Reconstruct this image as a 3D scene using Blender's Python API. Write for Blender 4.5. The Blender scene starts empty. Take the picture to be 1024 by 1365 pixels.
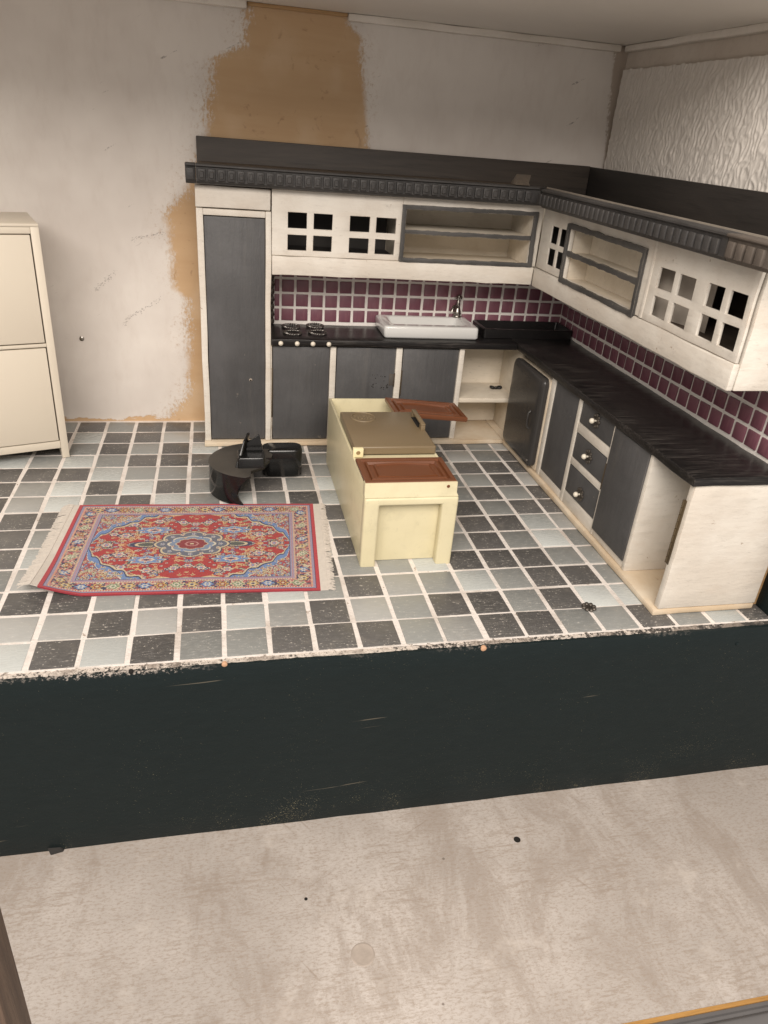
import bpy, bmesh, math, random
import numpy as np
from mathutils import Vector, Matrix, noise as mnoise

random.seed(7)
rng = np.random.default_rng(7)
PI = math.pi
SC = bpy.context.scene
COL = SC.collection

# ------------------------------------------------------------------ camera
# 1 unit = 10 cm of the real dolls' house
RC = [[0.97669909, -0.20108193, 0.07499967],
      [-0.02921422, -0.47078153, -0.88176600],
      [0.21261567, 0.85902899, -0.46568634]]
cam_d = bpy.data.cameras.new('camera')
cam = bpy.data.objects.new('camera', cam_d)
COL.objects.link(cam)
cam_d.sensor_fit = 'HORIZONTAL'
cam_d.sensor_width = 36.0
cam_d.lens = 972.336 / 1024 * 36.0
cam_d.clip_start = 0.05
cam_d.clip_end = 200
M4 = Matrix.Identity(4)
for r in range(3):
    M4[r][0] = RC[0][r]
    M4[r][1] = -RC[1][r]
    M4[r][2] = -RC[2][r]
M4[0][3], M4[1][3], M4[2][3] = 0.82198, -5.33850, 2.06971
cam.matrix_world = M4
SC.camera = cam

# ------------------------------------------------------------------ light
world = bpy.data.worlds.new('World')
SC.world = world
world.use_nodes = True
bg = world.node_tree.nodes['Background']
bg.inputs[0].default_value = (1.0, 0.915, 0.84, 1)
bg.inputs[1].default_value = 0.56


def area_lamp(name, loc, target, sx, sy, power, color):
    d = bpy.data.lights.new(name, 'AREA')
    d.shape = 'RECTANGLE'
    d.size = sx
    d.size_y = sy
    d.energy = power
    d.color = color
    o = bpy.data.objects.new(name, d)
    COL.objects.link(o)
    o.location = loc
    o.rotation_euler = (Vector(target) - Vector(loc)).to_track_quat('-Z', 'Y').to_euler()
    return o


area_lamp('ceiling_tube_lamp', (-0.2, -7.6, 5.6), (1.4, -1.8, 0.4), 7.0, 3.6, 900, (1.0, 0.915, 0.835))

SC.view_settings.view_transform = 'Standard'
SC.view_settings.look = 'None'
SC.view_settings.exposure = 0.0
SC.view_settings.gamma = 1.0
SC.view_settings.use_curve_mapping = False
SC.render.engine = 'CYCLES'
SC.cycles.use_denoising = True
SC.cycles.denoising_prefilter = 'NONE'
SC.cycles.sample_clamp_indirect = 4.0
SC.cycles.max_bounces = 6

# ------------------------------------------------------------------ material helpers


class NT:
    """small wrapper for building node trees"""

    def __init__(self, name):
        self.m = bpy.data.materials.new(name)
        self.m.use_nodes = True
        self.t = self.m.node_tree
        self.t.nodes.clear()
        self.out = self.t.nodes.new('ShaderNodeOutputMaterial')
        self.b = self.t.nodes.new('ShaderNodeBsdfPrincipled')
        self.t.links.new(self.b.outputs[0], self.out.inputs[0])

    def set(self, node, key, v):
        i = node.inputs[key]
        if isinstance(v, bpy.types.NodeSocket):
            self.t.links.new(v, i)
        else:
            if i.type == 'RGBA' and len(v) == 3:
                v = (*v, 1)
            i.default_value = v

    def n(self, typ, ins=None, out=0, **props):
        nd = self.t.nodes.new(typ)
        for k, v in props.items():
            setattr(nd, k, v)
        for k, v in (ins or {}).items():
            self.set(nd, k, v)
        return nd.outputs[out]

    def math(self, op, a, b=0.0, c=0.0, clamp=False):
        return self.n('ShaderNodeMath', {0: a, 1: b, 2: c}, operation=op, use_clamp=clamp)

    def pos(self):
        return self.n('ShaderNodeNewGeometry', out=0)

    def obj(self):
        return self.n('ShaderNodeTexCoord', out=3)

    def rnd(self):
        return self.n('ShaderNodeObjectInfo', out='Random')

    def mapping(self, v, scale=(1, 1, 1), loc=(0, 0, 0), rot=(0, 0, 0)):
        return self.n('ShaderNodeMapping', {'Vector': v, 'Scale': scale, 'Location': loc, 'Rotation': rot})

    def noise(self, v, scale, detail=4, rough=0.55, dist=0.0):
        return self.n('ShaderNodeTexNoise', {'Vector': v, 'Scale': scale, 'Detail': detail, 'Roughness': rough, 'Distortion': dist})

    def vor(self, v, scale, feature='F1', out=0, rand=1.0):
        return self.n('ShaderNodeTexVoronoi', {'Vector': v, 'Scale': scale, 'Randomness': rand}, out=out, feature=feature)

    def ss(self, v, a, b):
        """smooth step of v between a and b -> 0..1 (a may exceed b)"""
        lo, hi, t0, t1 = (a, b, 0.0, 1.0) if a < b else (b, a, 1.0, 0.0)
        return self.n('ShaderNodeMapRange', {'Value': v, 'From Min': lo, 'From Max': hi, 'To Min': t0, 'To Max': t1}, interpolation_type='SMOOTHSTEP')

    def mix(self, f, a, b, blend='MIX'):
        nd = self.t.nodes.new('ShaderNodeMix')
        nd.data_type = 'RGBA'
        nd.blend_type = blend
        nd.clamp_factor = True
        self.set(nd, 0, f)
        self.set(nd, 6, a)
        self.set(nd, 7, b)
        return nd.outputs[2]

    def ramp(self, v, stops, interp='LINEAR'):
        nd = self.t.nodes.new('ShaderNodeValToRGB')
        nd.color_ramp.interpolation = interp
        el = nd.color_ramp.elements
        while len(el) < len(stops):
            el.new(0.5)
        for e, (p, c) in zip(el, stops):
            e.position = p
            e.color = (*c, 1) if not isinstance(c, float) else (c, c, c, 1)
        self.set(nd, 0, v)
        return nd.outputs[0]

    def sep(self, v, k):
        return self.n('ShaderNodeSeparateXYZ', {0: v}, out=k)

    def edge(self, radius):
        """0 on flat faces, up to 1 near sharp edges"""
        bn = self.n('ShaderNodeBevel', {'Radius': radius}, samples=4)
        nn = self.n('ShaderNodeNewGeometry', out='Normal')
        d = self.n('ShaderNodeVectorMath', {0: bn, 1: nn}, out='Value', operation='DOT_PRODUCT')
        return self.math('SUBTRACT', 1.0, d)

    def bump(self, h, strength=0.3, dist=0.01, prev=None):
        ins = {'Height': h, 'Strength': strength, 'Distance': dist}
        if prev is not None:
            ins['Normal'] = prev
        return self.n('ShaderNodeBump', ins)

    def done(self, color=None, rough=None, normal=None, **kw):
        if color is not None:
            self.set(self.b, 'Base Color', color)
        if rough is not None:
            self.set(self.b, 'Roughness', rough)
        if normal is not None:
            self.set(self.b, 'Normal', normal)
        for k, v in kw.items():
            self.set(self.b, k, v)
        return self.m


def m_paint(name, c0, c1, wood=(0.36, 0.22, 0.11), chip=0.5, rough=0.55, grain=(1, 1, 1), bump=0.25, edge_r=0.012, stain=0.0):
    k = NT(name)
    p = k.pos()
    n1 = k.noise(p, 2.3, 5, 0.6)
    n2 = k.noise(k.mapping(p, grain), 26, 4, 0.6)
    n3 = k.noise(p, 42, 3, 0.7)
    col = k.mix(k.ss(n1, 0.35, 0.68), c0, c1)
    col = k.mix(k.math('MULTIPLY', k.ss(n2, 0.50, 0.75), 0.22), col, tuple(x * 0.62 for x in c0))
    if stain:
        sm = k.math('MULTIPLY', k.ss(k.noise(k.mapping(p, grain), 8, 5, 0.7, 0.5), 0.52, 0.72), stain)
        col = k.mix(sm, col, tuple(0.45 * a + 0.55 * b for a, b in zip(c0, wood)))
        fl = k.math('MULTIPLY', k.ss(k.noise(k.mapping(p, grain), 75, 4, 0.75), 0.60, 0.68), stain * 1.3)
        col = k.mix(fl, col, tuple(x * 0.5 for x in c0))
    e = k.edge(edge_r)
    w = k.math('ADD', k.math('MULTIPLY', e, 3.0), k.math('MULTIPLY', k.math('SUBTRACT', n3, 0.5), 1.5))
    chipm = k.ss(w, 1.02 - chip * 0.55, 1.14 - chip * 0.55)
    chipm = k.math('MULTIPLY', chipm, k.ss(k.noise(p, 5.5, 3), 0.38, 0.6))
    spots = k.math('MULTIPLY', k.ss(k.noise(p, 19, 5, 0.66), 0.685, 0.715), 0.85 * chip)
    f = k.math('MAXIMUM', chipm, spots)
    col = k.mix(f, col, k.mix(n2, wood, tuple(x * 0.5 for x in wood)))
    h = k.math('SUBTRACT', k.math('ADD', k.math('MULTIPLY', n2, 0.7), k.math('MULTIPLY', n3, 0.3)), k.math('MULTIPLY', f, 0.5))
    return k.done(col, k.math('ADD', rough, k.math('MULTIPLY', n1, 0.12)), k.bump(h, bump, 0.012))


def m_plain(name, c, rough=0.4, var=0.12, bump=0.0, scale=14, **kw):
    k = NT(name)
    p = k.pos()
    n = k.noise(p, scale, 4, 0.6)
    col = k.mix(n, tuple(x * (1 - var) for x in c), tuple(min(1, x * (1 + var)) for x in c))
    nor = k.bump(k.noise(p, scale * 4, 3), bump, 0.005) if bump else None
    return k.done(col, k.math('ADD', rough, k.math('MULTIPLY', k.noise(p, 9, 3), 0.1)), nor, **kw)


def m_wood(name, c0, c1, axis='z', scale=7, rough=0.6, stretch=0.06, bump=0.2):
    k = NT(name)
    s = {'x': (stretch, 1, 1), 'y': (1, stretch, 1), 'z': (1, 1, stretch)}[axis]
    p = k.mapping(k.pos(), s)
    n = k.noise(p, scale, 6, 0.65, 0.6)
    f = k.noise(p, scale * 7, 4, 0.7)
    col = k.mix(k.ss(n, 0.3, 0.7), c0, c1)
    col = k.mix(k.math('MULTIPLY', k.ss(f, 0.5, 0.75), 0.55), col, tuple(x * 0.45 for x in c0))
    return k.done(col, rough, k.bump(f, bump, 0.01))


# ------------------------------------------------------------------ materials
CREAM = m_paint('cream_paint', (0.63, 0.575, 0.50), (0.73, 0.69, 0.62), chip=0.75, grain=(0.25, 0.25, 1), bump=0.38, stain=0.2)
CREAM_IN = m_paint('cream_paint_inside', (0.64, 0.57, 0.46), (0.74, 0.67, 0.56), chip=0.3, grain=(0.2, 1, 1), stain=0.25)
RAWPLY = m_paint('worn_plywood_edge', (0.60, 0.47, 0.32), (0.72, 0.63, 0.50), wood=(0.42, 0.22, 0.09), chip=0.9, grain=(0.1, 0.1, 1), edge_r=0.02)
GREY = m_paint('charcoal_paint', (0.066, 0.065, 0.066), (0.092, 0.091, 0.093), wood=(0.34, 0.30, 0.25), chip=0.48, rough=0.46, grain=(1, 1, 0.12), bump=0.4, stain=0.10)
GREYROUGH = m_paint('hand_brushed_grey', (0.045, 0.043, 0.041), (0.085, 0.081, 0.077), wood=(0.5, 0.45, 0.38), chip=0.4, rough=0.5, grain=(0.3, 0.3, 0.3), bump=0.6)
CORN = m_paint('charcoal_cornice', (0.036, 0.034, 0.033), (0.056, 0.053, 0.052), wood=(0.12, 0.10, 0.08), chip=0.3, rough=0.5, grain=(0.2, 1, 1), bump=0.4)
CORNRAW = m_paint('worn_cornice_end', (0.085, 0.070, 0.058), (0.13, 0.105, 0.085), wood=(0.36, 0.28, 0.20), chip=0.7, rough=0.6)
PLANK = m_wood('dark_stained_plank', (0.034, 0.028, 0.024), (0.075, 0.060, 0.048), 'x', 6, 0.55)
PLANKY = m_wood('dark_stained_plank_side', (0.016, 0.014, 0.013), (0.030, 0.026, 0.023), 'y', 6, 0.55)
BRASS = m_paint('tarnished_brass', (0.085, 0.060, 0.030), (0.05, 0.036, 0.020), wood=(0.05, 0.03, 0.02), chip=0.8, rough=0.45)
PEWTER = NT('dark_pewter').done((0.13, 0.115, 0.10), 0.38, **{'Metallic': 0.8})
STEEL = NT('aged_nickel').done((0.33, 0.31, 0.28), 0.3, **{'Metallic': 1.0})
PEARL = m_plain('pearl_bead', (0.74, 0.68, 0.57), 0.35, 0.05)
CERAMIC = m_plain('white_ceramic', (0.64, 0.64, 0.62), 0.10, 0.02, **{'Coat Weight': 0.5})
BLACKGLOSS = m_plain('black_gloss', (0.010, 0.009, 0.009), 0.28, 0.2)
BLACKPL = m_plain('black_plastic', (0.008, 0.008, 0.008), 0.14, 0.2)
HOLE = NT('dark_hole').done((0.01, 0.008, 0.006), 0.9)
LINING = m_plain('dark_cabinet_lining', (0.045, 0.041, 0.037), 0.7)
LININGB = m_wood('brown_cabinet_lining', (0.10, 0.075, 0.055), (0.18, 0.14, 0.11), 'y', 5, 0.7)
IVORYPL = m_paint('ivory_plastic', (0.66, 0.595, 0.39), (0.71, 0.645, 0.435), wood=(0.42, 0.34, 0.18), chip=0.12, rough=0.30, grain=(0.4, 0.4, 0.4), bump=0.05, stain=0.12)
TAUPEPL = m_plain('taupe_plastic', (0.205, 0.152, 0.088), 0.28, 0.05, scale=3)
BROWNPL = m_plain('chestnut_plastic', (0.160, 0.055, 0.022), 0.27, 0.05, scale=5)
SHOE = m_plain('ivory_enamel', (0.66, 0.595, 0.49), 0.34, 0.02, scale=2)
FRIDGEG = m_plain('grey_gloss_enamel', (0.042, 0.039, 0.037), 0.2, 0.12, scale=6, **{'Specular IOR Level': 0.35})
POSTW = m_wood('brown_upright_wood', (0.10, 0.062, 0.042), (0.19, 0.125, 0.085), 'z', 16, 0.6, 0.05, 0.5)
ORANGE = m_wood('orange_varnished_edge', (0.38, 0.19, 0.05), (0.48, 0.26, 0.075), 'x', 8, 0.5)
COPPER = m_plain('copper_pin', (0.60, 0.36, 0.22), 0.45, 0.15)


def make_worktop(name, axis):
    k = NT(name)
    p = k.pos()
    q = k.mapping(p, (0.04, 1, 1), rot=(0, 0, 0.0 if axis == 'x' else 0.03))
    n = k.noise(q, 110, 4, 0.7, 0.0)
    big = k.noise(p, 2.0, 3)
    f = k.math('MULTIPLY', k.ss(n, 0.46, 0.66), k.ss(big, 0.34, 0.62))
    col = k.mix(k.math('MULTIPLY', f, 0.42), (0.011, 0.010, 0.010), (0.15, 0.132, 0.118))
    e = k.edge(0.012)
    w = k.math('ADD', k.math('MULTIPLY', e, 1.2), k.math('SUBTRACT', k.noise(p, 30, 3), 0.62))
    col = k.mix(k.math('MULTIPLY', k.ss(w, 0.25, 0.45), 0.5), col, (0.24, 0.19, 0.14))
    return k.done(col, k.math('ADD', 0.30, k.math('MULTIPLY', f, 0.3)), k.bump(n, 0.08, 0.004), **{'Specular IOR Level': 0.3})


WTOPX = make_worktop('black_worktop_stain', 'x')
WTOPY = make_worktop('black_worktop_stain_side', 'y')


def make_floor_tile(name, c, speck, gloss):
    k = NT(name)
    o = k.obj()
    r = k.rnd()
    p = k.n('ShaderNodeVectorMath', {0: o, 1: k.n('ShaderNodeCombineXYZ', {0: k.math('MULTIPLY', r, 31.0), 1: k.math('MULTIPLY', r, 17.0), 2: 0.0})}, operation='ADD')
    st = k.noise(k.mapping(p, (0.22, 1, 1), rot=(0, 0, 0.25)), 110, 4, 0.6, 0.5)
    sp = k.noise(p, 90, 3, 0.65)
    b = k.noise(p, 9, 3)
    base = k.mix(r, tuple(x * 0.78 for x in c), tuple(min(1, x * 1.28) for x in c))
    base = k.mix(k.math('MULTIPLY', k.ss(st, 0.42, 0.72), 0.5 * speck), base, tuple(min(1, x * 1.7 + 0.02) for x in c))
    dust = k.ss(k.math('ADD', k.math('MULTIPLY', sp, 0.6), k.math('MULTIPLY', st, 0.4)), 0.575, 0.615)
    dust = k.math('MULTIPLY', dust, k.ss(b, 0.34, 0.56))
    base = k.mix(k.math('MULTIPLY', dust, 0.75 * speck), base, (0.72, 0.66, 0.58))
    base = k.mix(k.math('MULTIPLY', k.ss(k.noise(p, 14, 4, 0.65), 0.52, 0.75), 0.16), base, (0.40, 0.36, 0.30))
    rough = k.math('ADD', gloss, k.math('MULTIPLY', k.ss(st, 0.4, 0.7), 0.25))
    return k.done(base, rough, k.bump(st, 0.25 * speck + 0.03, 0.004))


T_D = make_floor_tile('dark_slate_tile', (0.098, 0.094, 0.090), 0.85, 0.34)
T_M = make_floor_tile('mid_grey_tile', (0.23, 0.235, 0.225), 0.55, 0.28)
T_M2 = make_floor_tile('pale_grey_tile', (0.33, 0.33, 0.315), 0.4, 0.28)
T_L = make_floor_tile('frosted_white_tile', (0.45, 0.47, 0.455), 0.15, 0.20)

k = NT('floor_grout')
p = k.pos()
n = k.noise(p, 24, 5, 0.65)
n2 = k.noise(p, 4, 4)
col = k.mix(n, (0.70, 0.64, 0.59), (0.86, 0.81, 0.76))
col = k.mix(k.math('MULTIPLY', k.ss(n2, 0.46, 0.72), 0.55), col, (0.40, 0.33, 0.27))
col = k.mix(k.math('MULTIPLY', k.ss(k.noise(p, 17, 3, 0.6), 0.66, 0.72), 0.8), col, (0.24, 0.16, 0.10))
GROUT = k.done(col, 0.85, k.bump(k.noise(p, 60, 4), 0.5, 0.01))

k = NT('splashback_grout')
p = k.pos()
GROUTS = k.done(k.mix(k.noise(p, 30, 4), (0.76, 0.72, 0.67), (0.88, 0.84, 0.80)), 0.8, k.bump(k.noise(p, 70, 3), 0.4, 0.006))

k = NT('plum_glass_tile')
r = k.rnd()
p = k.pos()
st = k.noise(k.mapping(p, (1, 1, 0.2)), 60, 3)
col = k.mix(r, (0.165, 0.064, 0.088), (0.225, 0.094, 0.122))
col = k.mix(k.math('MULTIPLY', k.ss(st, 0.45, 0.7), 0.4), col, (0.25, 0.115, 0.13))
PLUM = k.done(col, 0.32, k.bump(st, 0.06, 0.003))

# back wall : paint over ply with a bare patch
k = NT('patchy_back_wall_paint')
p = k.pos()
z01 = k.math('DIVIDE', k.sep(p, 2), 2.72)
LB = [(0.0, 0.40), (0.025, 0.43), (0.18, 0.575), (0.521, 0.60), (0.895, 0.607), (0.96, 0.53), (1.241, 0.516), (1.46, 0.50), (1.56, 0.60), (1.668, 0.668), (1.916, 0.773), (2.19, 0.806), (2.36, 0.83), (2.44, 1.016), (2.66, 1.042)]
xl = k.ramp(z01, [(z / 2.72, x / 2.0) for z, x in LB])
xl = k.math('MULTIPLY', k.n('ShaderNodeSeparateColor', {0: xl}, out=0), 2.0)
RB = [(0.0, 0.86), (1.60, 0.86), (1.75, 1.85), (1.946, 1.824), (2.311, 1.775), (2.553, 1.736), (2.62, 1.65), (2.70, 1.65)]
xr = k.ramp(z01, [(z / 2.72, x / 2.0) for z, x in RB])
xr = k.math('MULTIPLY', k.n('ShaderNodeSeparateColor', {0: xr}, out=0), 2.0)
x = k.sep(p, 0)
wob = k.math('MULTIPLY', k.math('SUBTRACT', k.noise(p, 5, 3), 0.5), 0.10)
fray = k.math('MULTIPLY', k.math('SUBTRACT', k.noise(k.mapping(p, (1, 1, 0.6)), 60, 6, 0.8), 0.5), 0.34)
fray = k.math('MULTIPLY', fray, k.math('ADD', 0.22, k.ss(k.noise(p, 3.5, 2), 0.34, 0.56)))
dl = k.math('SUBTRACT', k.math('ADD', k.math('ADD', x, wob), fray), xl)
dr = k.math('SUBTRACT', xr, k.math('ADD', k.math('ADD', x, k.math('MULTIPLY', wob, 0.3)), k.math('MULTIPLY', fray, 0.5)))
inside = k.math('MULTIPLY', k.ss(dl, -0.040, 0.034), k.ss(dr, -0.026, 0.022))
# ragged bare strip at floor level and stray chips
low = k.math('SUBTRACT', k.math('MULTIPLY', k.noise(k.mapping(p, (1, 1, 2)), 6, 5, 0.7), 0.16), k.math('ADD', k.sep(p, 2), 0.055))
inside = k.math('MAXIMUM', inside, k.ss(low, 0.0, 0.012))
chips = k.math('MULTIPLY', k.ss(k.noise(p, 22, 5, 0.7), 0.72, 0.74), k.ss(k.noise(p, 1.7, 2), 0.60, 0.70))
inside = k.math('MAXIMUM', inside, k.math('MULTIPLY', chips, 0.8))
corner = k.ss(k.math('ADD', k.math('ADD', x, k.math('MULTIPLY', fray, 0.4)), k.math('MULTIPLY', k.math('SUBTRACT', k.sep(p, 2), 2.55), 0.12)), 3.475, 3.495)
gr = k.noise(k.mapping(p, (0.10, 1, 1)), 9, 6, 0.6, 0.5)
wood = k.mix(gr, (0.47, 0.30, 0.16), (0.60, 0.42, 0.25))
wood = k.mix(k.math('MULTIPLY', k.ss(k.noise(p, 11, 4, 0.6, 1.0), 0.62, 0.72), 0.35), wood, (0.20, 0.10, 0.045))
wood = k.mix(k.math('MULTIPLY', k.ss(k.noise(p, 3.0, 3), 0.45, 0.7), 0.35), wood, (0.66, 0.51, 0.35))
br = k.noise(k.mapping(p, (1, 1, 0.35), rot=(0, 0.5, 0)), 16, 5, 0.6)
pt = k.mix(k.ss(k.noise(p, 1.1, 4, 0.6), 0.3, 0.7), (0.63, 0.58, 0.535), (0.75, 0.705, 0.655))
pt = k.mix(k.math('MULTIPLY', k.ss(br, 0.45, 0.75), 0.18), pt, (0.52, 0.45, 0.40))
thin = k.math('MULTIPLY', k.ss(k.noise(p, 34, 5, 0.75), 0.50, 0.68), k.math('MAXIMUM', k.math('MULTIPLY', k.ss(dl, -0.20, 0.0), k.ss(x, 1.3, 1.1)), k.math('MULTIPLY', k.ss(dr, -0.16, 0.0), k.ss(x, 1.3, 1.5))))
thin = k.math('MULTIPLY', thin, k.ss(k.noise(p, 4.0, 3), 0.36, 0.56))
pt = k.mix(k.math('MULTIPLY', thin, 0.75), pt, (0.42, 0.29, 0.19))
scuff = k.noise(k.mapping(k.mapping(p, rot=(0, 0.5, 0)), (0.12, 1, 1)), 22, 3, 0.6)
scm = k.math('MULTIPLY', k.ss(scuff, 0.70, 0.74), k.ss(k.noise(p, 60, 3), 0.40, 0.6))
pt = k.mix(k.math('MULTIPLY', scm, 0.65), pt, (0.13, 0.11, 0.10))
col = k.mix(inside, pt, wood)
col = k.mix(k.math('MULTIPLY', corner, 0.7), col, (0.34, 0.26, 0.19))
hh = k.math('ADD', k.math('MULTIPLY', k.math('SUBTRACT', 1.0, inside), 0.8), k.math('MULTIPLY', br, 0.35))
WALLB = k.done(col, 0.75, k.bump(hh, 0.32, 0.010))

k = NT('ceiling_paint')
p = k.pos()
CEIL = k.done(k.mix(k.noise(p, 2, 4), (0.76, 0.72, 0.66), (0.84, 0.80, 0.74)), 0.6, k.bump(k.noise(p, 14, 4), 0.12, 0.01))
MOULD = m_paint('moulding_paint', (0.68, 0.63, 0.56), (0.76, 0.71, 0.65), chip=0.4, grain=(0.1, 1, 1))
RAWWOOD = m_wood('raw_moulding_wood', (0.36, 0.21, 0.09), (0.46, 0.29, 0.14), 'x', 8, 0.65)
WALLPAPER = m_plain('embossed_white_wallpaper', (0.66, 0.62, 0.57), 0.42, 0.05, scale=6)

# black painted board
k = NT('scuffed_black_board_paint')
p = k.pos()
q = k.mapping(p, (0.35, 1, 1))
fine = k.noise(k.mapping(p, (0.7, 1, 1)), 210, 3, 0.65)
zz = k.sep(p, 2)
patch = k.noise(p, 2.2, 3, 0.6)
lowm = k.ss(zz, -0.62, -1.0)
den = k.math('ADD', k.math('MULTIPLY', k.ss(patch, 0.42, 0.75), 0.06), k.math('MULTIPLY', k.math('MULTIPLY', lowm, k.ss(k.noise(p, 3.1, 2), 0.42, 0.62)), 0.085))
speck = k.ss(k.math('ADD', fine, den), 0.722, 0.755)
top = k.math('ADD', k.ss(zz, -0.10, 0.0), k.math('MULTIPLY', k.math('SUBTRACT', k.noise(p, 55, 5, 0.75), 0.5), 1.9))
topm = k.math('MULTIPLY', k.ss(top, 0.92, 1.10), k.ss(k.math('ADD', k.noise(p, 1.3, 2), k.math('MULTIPLY', k.sep(p, 0), -0.10)), 0.34, 0.60))
sc1 = k.noise(k.mapping(k.mapping(p, rot=(0, 0.06, 0)), (0.035, 1, 1)), 40, 2, 0.5)
scr = k.math('MULTIPLY', k.ss(sc1, 0.735, 0.76), k.ss(k.noise(p, 3.6, 2), 0.50, 0.60))
col = k.mix(k.noise(q, 30, 4), (0.0055, 0.0112, 0.0122), (0.0095, 0.0170, 0.0182))
col = k.mix(k.math('MULTIPLY', speck, 0.60), col, (0.36, 0.32, 0.20))
col = k.mix(k.math('MULTIPLY', scr, 0.5), col, (0.22, 0.19, 0.14))
col = k.mix(k.math('MULTIPLY', topm, 0.85), col, (0.50, 0.44, 0.39))
BOARD = k.done(col, k.math('ADD', 0.42, k.math('MULTIPLY', k.noise(q, 20, 3), 0.2)), k.bump(k.noise(q, 70, 4, 0.65), 0.35, 0.006), **{'Specular IOR Level': 0.27})

# chipped rim between tiles and board
k = NT('chipped_grout_rim')
p = k.pos()
n = k.noise(p, 55, 5, 0.75)
dark = k.math('ADD', k.math('MULTIPLY', k.math('SUBTRACT', k.noise(p, 1.6, 3), 0.5), 0.35), k.math('MULTIPLY', k.ss(k.sep(p, 0), 0.8, 3.2), 0.14))
col = k.mix(k.ss(k.math('SUBTRACT', n, dark), 0.40, 0.50), (0.05, 0.045, 0.04), (0.62, 0.55, 0.48))
col = k.mix(k.math('MULTIPLY', k.ss(k.noise(p, 9, 3), 0.50, 0.62), 0.7), col, (0.30, 0.25, 0.21))
RIM = k.done(col, 0.8, k.bump(k.noise(p, 60, 5), 0.9, 0.02))

# pale scuffed table
k = NT('scuffed_limed_table')
p = k.pos()
gx = k.noise(k.mapping(p, (0.14, 1, 1), rot=(0, 0, 0.10)), 60, 6, 0.75, 0.4)
big = k.noise(p, 1.5, 4, 0.6)
mid = k.noise(k.mapping(p, (0.6, 1, 1)), 5, 5, 0.7)
col = k.mix(k.ss(big, 0.3, 0.7), (0.40, 0.36, 0.325), (0.52, 0.475, 0.435))
col = k.mix(k.math('MULTIPLY', k.math('MULTIPLY', k.ss(gx, 0.48, 0.62), k.ss(mid, 0.40, 0.62)), 0.55), col, (0.27, 0.21, 0.16))
smear = k.noise(k.mapping(p, (1.1, 0.55, 1), rot=(0, 0, 0.9)), 2.6, 7, 0.78, 0.6)
col = k.mix(k.math('MULTIPLY', k.ss(smear, 0.46, 0.62), 0.55), col, (0.29, 0.24, 0.20))
col = k.mix(k.math('MULTIPLY', k.ss(k.noise(k.mapping(p, (0.45, 1, 1)), 95, 5, 0.8), 0.48, 0.60), 0.62), col, (0.30, 0.24, 0.19))
col = k.mix(k.math('MULTIPLY', k.ss(k.noise(p, 3.1, 5, 0.7), 0.54, 0.72), 0.45), col, (0.60, 0.545, 0.49))
l1 = k.ss(k.noise(k.mapping(k.mapping(p, rot=(0, 0, 0.95)), (0.03, 1, 1)), 26, 2, 0.5), 0.70, 0.74)
l2 = k.ss(k.noise(k.mapping(k.mapping(p, rot=(0, 0, -0.5)), (0.03, 1, 1)), 30, 2, 0.5), 0.72, 0.75)
line = k.math('MULTIPLY', k.math('MAXIMUM', l1, l2), k.ss(k.noise(p, 4, 3), 0.45, 0.6))
col = k.mix(k.math('MULTIPLY', line, 0.45), col, (0.25, 0.19, 0.14))
dots = k.math('MULTIPLY', k.ss(k.vor(p, 5.5), 0.045, 0.03), k.ss(k.n('ShaderNodeSeparateColor', {0: k.vor(p, 5.5, out='Color')}, out=0), 0.72, 0.76))
col = k.mix(k.math('MULTIPLY', dots, 0.7), col, (0.12, 0.09, 0.07))
TABLE = k.done(col, 0.55, k.bump(k.math('ADD', gx, k.math('MULTIPLY', line, -0.5)), 0.15, 0.006))

k = NT('grey_extruded_rail')
p = k.pos()
RAIL = k.done(k.mix(k.noise(p, 8, 4), (0.13, 0.125, 0.125), (0.18, 0.172, 0.17)), 0.33, k.bump(k.noise(p, 25, 3), 0.06, 0.01), **{'Metallic': 0.35})

# rug
k = NT('woven_rug_pile')
vc = k.n('ShaderNodeVertexColor', layer_name='dye')
p = k.pos()
RUGM = k.done(k.mix(k.math('MULTIPLY', k.noise(p, 150, 2), 0.08), vc, (0.5, 0.45, 0.4)), 0.9, k.bump(k.noise(p, 140, 2), 0.6, 0.006), **{'Sheen Weight': 0.15})
FRINGE = m_plain('rug_fringe_cotton', (0.60, 0.55, 0.49), 0.9, 0.12, scale=40)

# dusty black plastic
k = NT('dusty_black_plastic')
p = k.pos()
up = k.ss(k.sep(k.n('ShaderNodeNewGeometry', out='Normal'), 2), 0.5, 0.9)
d = k.math('MULTIPLY', up, k.math('ADD', 0.35, k.math('MULTIPLY', k.noise(p, 12, 5, 0.65), 0.6)))
DUSTYBL = k.done(k.mix(k.math('MULTIPLY', d, 0.22), (0.008, 0.008, 0.008), (0.30, 0.26, 0.21)), k.math('ADD', 0.16, k.math('MULTIPLY', d, 0.6)))

# ------------------------------------------------------------------ mesh helpers


def wloc(o):
    v = Vector((0, 0, 0))
    while o is not None:
        v += o.location
        o = o.parent
    return v


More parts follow.
